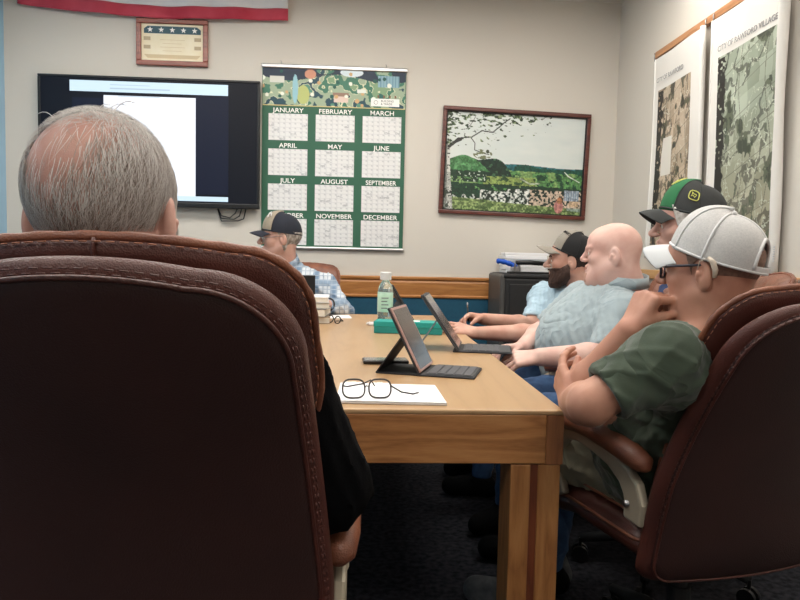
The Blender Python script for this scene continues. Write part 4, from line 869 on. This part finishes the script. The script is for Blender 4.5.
# foreground man: fringe of hair round a bald crown plus loose strands
def cutA(x, y, z):
    d = np.sqrt((x/.060)**2+((y+.045)/.115)**2+((z-.080)/.100)**2); n = .10*np.sin(x*700+z*90)*np.sin(z*160+y*300)
    return np.maximum.reduce([(1.06+n-d)*.05, -.115-z, y-.055, earcut(y, z)])
shell(rA, 'hair', m_hg, hA, RA, sA, .004, cutA, *BB(hA), noise=.0012)
def strands(root, name, m, c, R, s, n, region, length, rad, grow, seed, lift=.6):
    r = np.random.default_rng(seed); V = []; Fc = []; k = 0
    while k < n:
        th = r.uniform(-PI, PI); ph = r.uniform(-.6, 1.55); p = A3(math.sin(th)*math.cos(ph)*.078, math.cos(th)*math.cos(ph)*.098-.014, math.sin(ph)*.089+.036)
        if r.uniform() > math.cos(ph)+.05 or r.uniform() > region(p, th, ph): continue
        if abs(p[1]+.004) < .024 and abs(p[2]) < .03: continue
        k += 1; nrm = unit((p-A3(0, -.014, .036))/A3(.078, .098, .089)**2); g = grow(p, r); g = unit(g-nrm*(g@nrm)); L_ = length*r.uniform(.5, 1.3); side = unit(np.cross(nrm, g)); o = len(V); m_ = 6; cv = r.normal()*.25
        for j in range(m_+1):
            t = j/m_; q = p+g*L_*t+side*L_*cv*t*t; e = A3(0, -.014, .036); u = (q-e)/A3(.078, .098, .089); u = u/np.linalg.norm(u)   # hug the skull
            q = e+u*A3(.078, .098, .089)+nrm*(.0015+.003*math.sin(t*2.6)+lift*L_*t*t); wd = rad*(1-t*.8)
            for sg in (-1, 1): V.append(c+R@((q+side*sg*wd)*s))
        Fc += [(o+2*j, o+2*j+1, o+2*j+3, o+2*j+2) for j in range(m_)]
    o = obj_np(name, np.array(V), np.array(Fc), m, root); o['kind'] = 'stuff'; return o
m_hs = mat('silver_strand', (214, 208, 204), .5); m_hs2 = mat('dark_grey_strand', (116, 100, 90), .6); m_hs3 = mat('mid_grey_strand', (164, 152, 144), .6)
def regA(p, th, ph):
    d = math.sqrt(((p[0]+.012)/.064)**2+((p[1]+.045)/.115)**2+((p[2]-.080)/.100)**2); return min(1, max(.05, (d-.60)*1.9))
gA = lambda p, r: A3(r.normal()*.12+p[0]*3.5, -.35+r.normal()*.15, -1)
strands(rA, 'silver_hair', m_hs, hA, RA, sA, 5200, regA, .040, .00034, gA, 5, .05); strands(rA, 'dark_grey_hair', m_hs2, hA, RA, sA, 2600, lambda p, th, ph: regA(p, th, ph)**2*(1 if p[2] < .075 else .25), .036, .00034, gA, 6, .04)
strands(rA, 'grey_hair', m_hs3, hA, RA, sA, 3800, regA, .038, .00034, gA, 8, .03)
strands(rA, 'lit_white_hair', m_hw, hA, RA, sA, 2600, lambda p, th, ph: max(0, min(1, (p[2]-.090)*30)), .040, .00030, lambda p, r: A3(p[0]*8+r.normal()*.5-.3, .1+r.normal()*.4, -.3), 12, .10)  # white strands on top, their extra whiteness stands in for the overhead light
b = MB()
for k, (x, l_, q) in enumerate([(-.02, .05, .5), (-.03, .035, .1), (-.045, .03, -.6), (.0, .045, .8), (-.055, .035, -.9), (-.035, .03, -.3), (-.01, .04, .9)]):
    b.tube([hA+RA@(A3(x+l_*t*q*.9, .0, .121-abs(x)*.25+.015*math.sin(t*2.4)+l_*.25*t)*sA) for t in np.linspace(0, 1, 7)], .0005, 4)
b.build('stray_hair', m_hs, rA, smooth=True)
m_lip = mat('lip_skin', (178, 112, 104), .45)
def brow(rt, m, c, R, s): return shell(rt, 'eyebrows', m, c, R, s, .0022, lambda x, y, z: np.maximum.reduce([.060-y, np.abs(z-.031+np.abs(np.abs(x)-.03)*.2)-.0042, .014-np.abs(x), np.abs(x)-.048]), *BB(c), step=.0025)
def lips(rt, c, R, s, kw): return shell(rt, 'lips', m_lip, c, R, s, .0006, lambda x, y, z: np.maximum.reduce([.086-y, np.sqrt((x/1.9)**2+(z+.0500)**2)-.0125]), *BB(c), kw=kw, step=.0025)
# white cap man
m_mesh = mat('white_mesh_cloth', (202, 200, 198), .9, var=(188, 187, 186), vscale=260, bump=.6, bscale=900); m_wp = mat('white_twill', (208, 208, 208), .85); m_wb = mat('white_brim', (194, 196, 198), .85)
hat, TB, dm = cap(rB, hB, RB, sB, m_mesh, m_mesh, m_wb, pitch=.32, zo=.0, seams=m_wp, opening=True, azf=.80, band=m_wp, drop=.012, brimw=.8, bc=2.)
m_stub = mat('cropped_grey_hair', (138, 108, 94), .8, var=(112, 88, 76), vscale=120, bump=.5, bscale=500)
shell(rB, 'cropped_hair', m_stub, hB, RB, sB, .0022, lambda x, y, z: np.maximum.reduce([y-.022-.25*(z-.0), -.055-z+.4*(y+.05), z-.05, earcut(y, z)]), *BB(hB), kw=dict(nr=.058, jowl=.5))
m_gfr = mat('dark_blue_frame', (26, 32, 48), .35); m_gl = mat('clear_lens', (250, 250, 250), .02, trans=1.0); m_gl.node_tree.nodes['Principled BSDF'].inputs['IOR'].default_value = 1.08
H = lambda c, R, s: (lambda p: c+R@(A3(*p)*s))
glasses_at(H(hB, RB, sB), m_gfr, 'glasses', rB, w=.050, h=.032, y=.103, z=.006, r=.0028, lens=m_gl)
b = MB(); T = H(hB, RB, sB); b.tube([T((-.090, -.022, .034)), T((-.092, -.032, .024)), T((-.090, -.037, .006)), T((-.088, -.034, -.010))], [.004, .0062, .0062, .004], 10); b.tube([T((-.089, -.018, .032)), T((-.090, -.004, .026)), T((-.088, .002, .008))], .0012, 6); b.build('hearing_aid', mat('beige_plastic', (190, 176, 160), .4), rB, smooth=True)
# green cap man
m_g1 = mat('green_cap_cloth', (30, 96, 58), .85, var=(36, 108, 66), vscale=20); m_g2 = mat('charcoal_cap_cloth', (44, 46, 46), .85, var=(52, 54, 54), vscale=20); m_yel = mat('yellow_thread', (206, 208, 110), .7)
hat, TC, dm = cap(rC, hC, RC, sC, m_g1, m_g2, m_g2, pitch=.24, zo=.008, azf=.85, drop=.010, brimw=.82, bc=1.8)
def patch(hat, T, az0, ph0, r, m, name, n=20, sq=False, thick=.0012, dm=dm):
    P_ = [T(dm(az0+r*1.0*(abs(math.cos(a))**.55*math.copysign(1, math.cos(a)) if sq else math.cos(a)), ph0+r*.62*(abs(math.sin(a))**.55*math.copysign(1, math.sin(a)) if sq else math.sin(a)), .004)) for a in np.linspace(0, 2*PI, n, endpoint=False)]
    return MB().tube(P_, thick, 5, closed=True).build(name, m, hat, smooth=True)
patch(hat, TC, -1.35, .36, .16, m_yel, 'emblem_border', sq=True, thick=.0018); 
MB().tube([TC(dm(-1.35+a, .36+p_, .004)) for a, p_ in ((-.08, .0), (-.04, .03), (0, .02), (.05, .04), (.09, .06), (.06, .02), (.08, -.04), (.02, -.01), (-.04, -.05), (-.05, -.01))], .0014, 5).build('leaping_deer_emblem', m_yel, hat, smooth=True)
patch(hat, TC, -.10, .62, .27, m_yel, 'emblem_ring', thick=.0016); MB().tube([TC(dm(-.10+a, .62+p_, .004)) for a, p_ in ((-.14, .0), (-.05, .06), (.05, .05), (.14, .09), (.08, .0), (.12, -.07), (.0, -.02), (-.08, -.08))], .0018, 5).build('leaping_deer_emblem', m_yel, hat, smooth=True)
shell(rC, 'hair', m_hw, hC, RC, sC, .007, lambda x, y, z: np.maximum.reduce([y-.050-.25*(z-.03), -.06-z+.9*(y+.03), z-.085, np.minimum(earcut(y, z), .018-z)]), *BB(hC), noise=.001)
brow(rC, m_hw, hC, RC, sC)
# bearded man
m_gr = mat('grey_cap_twill', (140, 134, 124), .85, var=(130, 124, 114), vscale=30); m_bk = mat('black_cap_mesh', (22, 22, 24), .9)
hat, TE, dm2 = cap(rE, hE, RE, sE, m_gr, m_bk, m_gr, pitch=.36, zo=.0, azf=.98, drop=.004)
def on_dome(o, T, dm, az, ph):
    p = T(dm(az, ph, .003)); tx_ = unit(T(dm(az+.05, ph))-T(dm(az-.05, ph))); ty_ = T(dm(az, ph+.04))-T(dm(az, ph-.04)); tz_ = unit(np.cross(tx_, ty_)); ty_ = np.cross(tz_, tx_)
    o.matrix_basis = Matrix([[tx_[i], ty_[i], tz_[i], p[i]] for i in range(3)]+[[0, 0, 0, 1]])
for k_, ch_ in enumerate('CRAWFORD'): on_dome(text('cap_letter', ch_, .021, m_bk, hat, (0, 0, 0), (0, 0, 0), ext=.0006), TE, dm2, -.88+.135*k_, .46)
shell(rE, 'hair', m_hd, hE, RE, sE, .006, lambda x, y, z: np.maximum.reduce([y-.012, -.045-z+.3*(y+.05), z-.045, earcut(y, z)]), *BB(hE), noise=.001)
m_brd = mat('dark_brown_beard', (52, 36, 30), .8, var=(74, 50, 40), vscale=120, bump=.8, bscale=300)
def cutE(x, y, z):
    reg = np.maximum.reduce([z+.028+np.clip(.045-y, 0, 1)*-.55, -(z+.125), .0-y]); mouth = .0085-np.sqrt((x/1.9)**2+(z+.0505)**2+0*y)
    front = np.where(y > .088, z+.030, -1.); return np.maximum.reduce([reg, mouth, front, (z+.043)*(np.abs(x) < .012)-(np.abs(x) >= .012)])
shell(rE, 'beard', m_brd, hE, RE, sE, .0075, cutE, *BB(hE), kw=dict(longf=.016, nose=1.1), noise=.0016)
brow(rE, m_hd, hE, RE, sE)
# bald man: faint stubble only, goatee shadow
lips(rD, hD, RD, sD, dict(jowl=.75, nr=.075, nose=.8)); lips(rF, hF, RF, sF, {}); brow(rF, m_hg, hF, RF, sF)
shell(rD, 'goatee', mat('sandy_stubble', (176, 132, 112), .8, var=(200, 156, 140), vscale=200), hD, RD, sD, .0008, lambda x, y, z: np.maximum.reduce([z+.068, .055-y, np.abs(x)-.03]), *BB(hD), kw=dict(jowl=.75, nr=.075, nose=.8))
# plaid man
m_cf = mat('tan_cap_cloth', (150, 140, 124), .85, var=(138, 128, 112), vscale=30); m_nv = mat('navy_cap_cloth', (28, 32, 44), .9)
hat, TF, dm3 = cap(rF, hF, RF, sF, m_cf, m_nv, m_nv, pitch=.14, azf=1.0, drop=.008, brimw=.85)
MB().tube([TF(dm3(-.50+a, .45+p_, .004)) for a, p_ in ((-.22, .0), (-.1, .10), (0, .06), (.12, .16), (.2, .10), (.08, .02), (.0, -.08), (-.1, -.04))], .0035, 6).build('cap_emblem', m_wp, hat, smooth=True)
shell(rF, 'hair', m_hg, hF, RF, sF, .0085, lambda x, y, z: np.maximum.reduce([y-.018-.3*(z-.03), -.085-z+.3*(y+.05), z-.042-.1*y, earcut(y, z)]), *BB(hF), noise=.001)
glasses_at(H(hF, RF, sF), m_gi, 'glasses', rF, w=.050, h=.040, y=.104, z=.0, r=.0016, lens=m_gl)
for rt_, h_, R_, s_ in ((rB, hB, RB, sB), (rC, hC, RC, sC), (rD, hD, RD, sD), (rE, hE, RE, sE), (rF, hF, RF, sF)): obj_head_extra(rt_, h_, R_, s_)
b = MB(); w_ = PF['wrL']; e_ = PF['elL']; d_ = unit(w_-e_); u_ = unit(np.cross(d_, UPV)); v_ = np.cross(d_, u_); b.tube([w_-d_*.02+(u_*math.cos(a)+v_*math.sin(a))*.036 for a in np.linspace(0, 2*PI, 20, endpoint=False)], .006, 8, closed=True); b.build('wristwatch', m_blk, rF, smooth=True)
# print on the bearded man's shirt front (grey lettering like shape)
for rt_ in (rA, rB, rC, rD, rE, rF):
    for ch in rt_.children: ch.matrix_parent_inverse = Matrix.Translation(-Vector(rt_.location))
# ================================================================== THINGS ON THE TABLE
Z0 = TZ+.0005
def flat_box(name, lab, cat, c4, z0, z1, m, group=None, bevel=0):
    """a thing whose footprint is given by four table points"""
    P_ = [A3(*p) for p in c4]; o_ = sum(P_)/4; V = [(p[0]-o_[0], p[1]-o_[1], 0) for p in P_]+[(p[0]-o_[0], p[1]-o_[1], z1-z0) for p in P_]
    ob = MB().add(V, [(0, 1, 2, 3)[::-1], (4, 5, 6, 7)]+[(i, (i+1) % 4, 4+(i+1) % 4, 4+i) for i in range(4)]).build(name, m, bevel=bevel); ob.location = (o_[0], o_[1], z0)
    if lab: tag(ob, lab, cat, group)
    return ob
m_pap = mat('white_paper', (240, 240, 242), .7)
q = [atZ(*p, TZ) for p in ((336, 403.5), (447, 406), (435, 388), (341, 385.5))]
for k in range(5):
    j = A3(rng.normal()*.0025, rng.normal()*.002, 0)
    flat_box('paper_sheet', ['white paper sheet on top of the stack beneath the reading glasses', 'white paper sheet second from the top of the stack beneath the reading glasses', 'white paper sheet in the middle of the stack beneath the reading glasses', 'white paper sheet second from the bottom of the stack beneath the reading glasses', 'white paper sheet at the bottom of the stack beneath the reading glasses'][4-k], 'paper', [p+j for p in q], Z0+.0016*k, Z0+.0016*k+.0014, m_pap, 'sheets of the near paper stack')
zp = Z0+.0085
# reading glasses lying on the stack, lenses toward the camera, temples folded to the right
gl = empty('reading_glasses', tuple(atZ(372, 398, zp)), math.radians(4), 'dark framed reading glasses lying folded on the white papers', 'glasses'); m_fr2 = mat('dark_brown_frame', (44, 36, 36), .3)
fr0 = None
for k, cx_ in enumerate((-.045, .019)):
    b = MB(); pts = []
    for a in np.linspace(0, 2*PI, 28, endpoint=False): pts.append((cx_+.027*abs(math.cos(a))**.6*math.copysign(1, math.cos(a)), .012*math.sin(a)*.8-.0, .0235+.021*abs(math.sin(a))**.8*math.copysign(1, math.sin(a))))
    b.tube(pts, .0024, 6, closed=True); o = b.build('rim', m_fr2, gl, smooth=True); obj_np('lens', pts, [tuple(range(28))], m_gl, o, smooth=False)
MB().tube([(-.018, 0, .026), (-.013, 0, .031), (-.008, 0, .026)], .0016, 6).build('bridge', m_fr2, gl, smooth=True)
MB().tube([(.046, .004, .030), (.050, .012, .026), (.075, .022, .010), (.105, .026, .004), (.120, .034, .006)], .0022, 6).build('temple', m_fr2, gl, smooth=True)
MB().tube([(-.072, .004, .030), (-.060, .03, .022), (-.02, .045, .026), (.0, .045, .036), (.01, .044, .020)], .0020, 6).build('temple', m_fr2, gl, smooth=True)
# tablets on folding keyboards
m_case = mat('charcoal_case', (34, 34, 38), .7, var=(42, 42, 46), vscale=60); m_rose = mat('rose_aluminium', (206, 170, 164), .35, .6); m_key = mat('key_grey', (86, 86, 90), .6); m_scr = mat('tablet_glass', (58, 46, 46), .12, coat=1); m_blg = mat('blue_grey_case', (112, 128, 146), .6); m_dgr = mat('graphite_shell', (60, 62, 66), .5)
def tablet(label, hinge, head, lean, wid=.25, hgt=.175, kd=.17, rose=False, prop=.085, m_prop=None, m_edge=None):
    """hinge: middle of the tablet's foot; head: direction (degrees) the screen faces in plan; keyboard extends that way"""
    t = empty('tablet_computer', (hinge[0], hinge[1], Z0), math.radians(head), label, 'tablet')
    MB().box((-.02, -wid/2, 0), (kd, wid/2, .006)).build('keyboard_cover', m_case, t, bevel=.003)
    kb = MB().box((.018, -wid/2+.008, .006), (kd-.006, wid/2-.008, .0085)).build('keyboard', m_dgr, t, bevel=.001)
    for r in range(5):
        b = MB(); n = 12
        for k in range(n):
            w = (wid-.026)/n; y = -wid/2+.013+k*w; b.box((.026+r*.026, y+.001, .0085), (.026+r*.026+.0225, y+w-.001, .0105))
        b.build('key_row', m_key, kb)
    c, s = math.cos(lean), math.sin(lean); F2 = lambda v: (.004-v[2]*s+v[0]*c, v[1], .009+v[2]*c+v[0]*s)
    body = MB().box((-.009, -wid/2-.003, 0), (-.003, wid/2+.003, hgt+.004), F2).build('back_case', m_edge or m_case, t, bevel=.002)
    sl = MB().box((-.0028, -wid/2, .002), (.0035, wid/2, hgt), F2).build('tablet', m_rose if rose else m_dgr, t, bevel=.002)
    MB().box((.0036, -wid/2+.008, .010), (.0042, wid/2-.008, hgt-.008), F2).build('screen', m_scr, sl)
    top = F2((-.009, 0, hgt*.56)); foot = (top[0]-prop, 0, .002)
    V = []; 
    for y in (-wid/2+.004, wid/2-.004): V += [(top[0], y, top[2]), (top[0]-.004, y, top[2]), (foot[0]-.004, y, foot[2]), (foot[0], y, foot[2])]
    MB().add(V, [(0, 1, 2, 3), (7, 6, 5, 4), (0, 4, 5, 1), (1, 5, 6, 2), (2, 6, 7, 3), (3, 7, 4, 0)]).build('stand_flap', m_prop or m_case, t)
    if m_prop is None: MB().box((foot[0], -wid/2+.003, 0), (-.01, wid/2-.003, .004)).build('base_flap', m_case, t)
    return t

tablet('rose and black tablet with keyboard nearest the camera, its dark screen facing right', (.205, 2.085), -17, math.radians(27), wid=.19, hgt=.212, kd=.165, rose=True, prop=.075)
tablet('dark tablet seen edge on with blue grey stand flap, in front of the bald man', (.385, 2.60), -11, math.radians(35), wid=.21, hgt=.245, kd=.20, prop=.075, m_prop=m_blg, m_edge=m_dgr)
tablet('black tablet with keyboard farthest along the table, beside the water bottle', (.270, 3.46), 4, math.radians(32), wid=.20, hgt=.235, kd=.155, prop=.07)
ph = empty('mobile_phone', (.085, 2.235, Z0), math.radians(4), 'black phone lying flat behind the rose tablet stand', 'phone')
MB().box((-.075, -.036, .001), (.075, .036, .013)).build('body', m_blk, ph, bevel=.004); MB().box((-.070, -.032, .0131), (.070, .032, .0136)).build('screen', m_scr, ph)
m_tl = mat('turquoise_card', (26, 150, 142), .6); m_tl2 = mat('dark_teal_card', (28, 132, 126), .6)
bx = empty('cardboard_box', (.225, 3.12, Z0), math.radians(-9), 'flat turquoise box lying on the table in front of the water bottle', 'box')
MB().box((-.155, -.06, 0), (.155, .06, .045)).build('tray', m_tl2, bx, bevel=.002); MB().box((-.157, -.062, .030), (.157, .062, .054)).build('lid', m_tl, bx, bevel=.002); MB().box((-.05, -.02, .0542), (.05, .02, .0552)).build('opening_slot', m_wht, bx)
bt = empty('water_bottle', (.118, 3.25, Z0), 0, 'clear plastic bottle with pale green label and white cap', 'bottle')
m_pet = mat('clear_plastic', (225, 236, 234), .08, trans=.85); m_lbl = mat('pale_green_label', (176, 214, 190), .5, var=(196, 224, 206), vscale=30)
MB().lathe([(.030, 0), (.036, .006), (.037, .05), (.035, .06), (.037, .07), (.037, .185), (.033, .205), (.018, .232), (.014, .238), (.014, .25)], 28).build('bottle_body', m_pet, bt, smooth=True)
MB().lathe([(.0375, .085), (.0378, .086), (.0378, .175), (.0375, .176)], 28).build('label', m_lbl, bt, smooth=True)
MB().lathe([(.026, .236), (.027, .238), (.027, .270), (.024, .275)], 24).build('bottle_cap', m_wp, bt, bevel=0)
for k in range(4): MB().box((-.020, -.0386, .150-.016*k), (.014-.006*(k % 2), -.0378, .154-.016*k)).build('label_line', m_gi, bt)
s_ = Field(A3(.02, 3.36, .735), A3(.10, 3.46, .78), (), .003); s_.ell((.055, 3.41, .750), (.026, .018, .010)).folds(.004, 160, 4); o = s_.mesh('crumpled_tissue', m_pap); tag(o, 'small crumpled white tissue on the table left of the turquoise box', 'tissue')
# far end clutter
bk = [((-.27, 3.58), .20, .27, .035, (150, 132, 112), 8, 'tan book at the bottom of the pile by the far seated person', 0), ((-.262, 3.57), .19, .26, .04, (120, 116, 112), -4, 'grey binder in the pile of books by the far seated person', 1), ((-.268, 3.575), .20, .25, .030, (176, 172, 166), 6, 'silver grey folder in the pile of books by the far seated person', 0), ((-.262, 3.58), .19, .26, .028, (228, 228, 230), 2, 'white pad topping the pile of books by the far seated person', 1)]
zz = Z0; m_pg = mat('page_edges', (226, 220, 208), .8)
for (x, y), w_, d_, h_, rgb, an, lab, _ in bk:
    t = empty('book', (x, y, zz), math.radians(an), lab, 'book', 'pile of books at the far end'); cv = mat('cover', rgb, .5)
    MB().box((-w_/2, -d_/2, 0), (w_/2, d_/2, .003)).box((-w_/2, -d_/2, h_-.003), (w_/2, d_/2, h_)).box((-w_/2, -d_/2, .003), (-w_/2+.004, d_/2, h_-.003)).build('cover', cv, t); MB().box((-w_/2+.0045, -d_/2+.004, .0032), (w_/2-.004, d_/2-.004, h_-.0032)).build('pages', m_pg, t); zz += h_+.0006
t = empty('upright_phone', (-.285, 3.60, zz), math.radians(12), 'black device standing upright on the pile of books', 'phone')
MB().box((-.035, -.004, .004), (.045, .006, .105)).build('body', m_blk, t, bevel=.003); MB().box((-.03, .006, 0), (.03, .04, .004)).build('stand', m_blk2, t)
t = empty('sunglasses', (-.135, 3.50, Z0), math.radians(-50), 'black folded glasses lying beside the pile of books', 'glasses')
for cx_ in (-.03, .03): MB().tube([(cx_+.024*math.cos(a), .004*math.sin(a), .019+.018*math.sin(a)) for a in np.linspace(0, 2*PI, 18, endpoint=False)], .003, 6, closed=True).build('rim', m_blk, t, smooth=True)
MB().tube([(-.006, 0, .022), (.006, 0, .022)], .002, 6).build('bridge', m_blk, t); MB().tube([(.054, .002, .024), (.05, .02, .014), (-.03, .035, .006)], .003, 6).build('temple', m_blk, t, smooth=True)
flat_box('paper_sheet', 'white paper lying at the far table corner under the hand of the plaid shirted person', 'paper', [atZ(*p, TZ) for p in ((330, 318.5), (352, 318.5), (349, 315.5), (331, 315.5))], Z0, Z0+.002, m_pap)
w_ = PE['wrR']; tp = w_+A3(-.085, -.02, .02); t = empty('pen', tuple(tp), 0, 'thin dark pen held upright by the bearded person', 'pen')
MB().tube([(.006, 0, -.035), (-.001, 0, .035)], .004, 8).build('barrel', m_blk, t, smooth=True); MB().tube([(-.001, 0, .035), (-.003, 0, .062)], .0032, 8).build('clip_cap', m_steel, t, smooth=True)
# black cabinet and what stands on it
m_cab = mat('black_cabinet', (24, 24, 26), .6, var=(30, 30, 32), vscale=40, bump=.2); m_cab2 = mat('grey_edge_metal', (74, 72, 70), .5)
CX0, CX1, CY0, CY1, CZ = .955, 1.50, 4.60, 5.06, .985
cb = empty('cabinet', ((CX0+CX1)/2, (CY0+CY1)/2, 0), 0, 'black cabinet with rounded grey corner against the back wall behind the bearded person', 'cabinet'); w_, d_ = (CX1-CX0)/2, (CY1-CY0)/2
MB().box((-w_+.03, -d_, .03), (w_, d_, CZ-.03)).build('body', m_cab, cb, bevel=.012); MB().box((-w_, -d_+.01, .02), (-w_+.045, d_, CZ-.004)).build('side_panel', m_cab2, cb, bevel=.018, seg=4)
MB().box((-w_+.02, -d_-.004, CZ-.032), (w_, d_, CZ)).build('top_panel', m_cab, cb, bevel=.012, seg=3); MB().box((-w_+.06, -d_-.010, .08), (w_-.02, -d_-.001, CZ-.07)).build('door', m_cab, cb, bevel=.006); MB().box((-w_+.06, -d_+.02, 0), (w_-.02, d_-.02, .03)).build('plinth', m_blk2, cb)
m_bl = mat('blue_rubber', (22, 84, 190), .5)
hp = empty('hole_punch', (1.06, 4.72, CZ+.001), 0, 'heavy hole punch with blue ribbed handle on the black cabinet', 'hole punch')
MB().box((-.03, -.05, 0), (.28, .05, .012)).build('base', m_blk2, hp, bevel=.003); MB().box((-.01, -.035, .012), (.05, .035, .045)).box((.005, -.045, .012), (.015, .045, .07)).box((.035, -.045, .012), (.045, .045, .06)).build('bracket', m_steel, hp, bevel=.003)
MB().tube([(.02, 0, .075), (.12, 0, .078), (.24, 0, .07)], [.016, .018, .016], 10).build('lever_arm', m_blk, hp, smooth=True)
MB().tube([(-.115+.01*k, 0, .084-.0002*k*k) for k in range(15)], [.014 if k in (0,) else .0175+.0022*math.sin(k*1.6) for k in range(15)], 14).build('handle_grip', m_bl, hp, smooth=True)
zz = CZ+.001
for k in range(6):
    x = 1.13+.012*math.sin(k*3); t = flat_box('paper_stack', ['bottom', 'second from bottom', 'third from bottom', 'third from top', 'second from top', 'topmost'][k]+' bundle of white papers stacked on the black cabinet', 'papers', [(x-.10-.02*(k % 2), 4.80, 0), (x+.20, 4.79+.01*(k % 3), 0), (x+.20, 5.03, 0), (x-.10, 5.03, 0)], zz, zz+.024-(.006 if k == 5 else 0), m_pap if k != 3 else mat('pale_grey_folder', (180, 184, 190), .6), 'papers on the cabinet', bevel=.003); zz += .0255
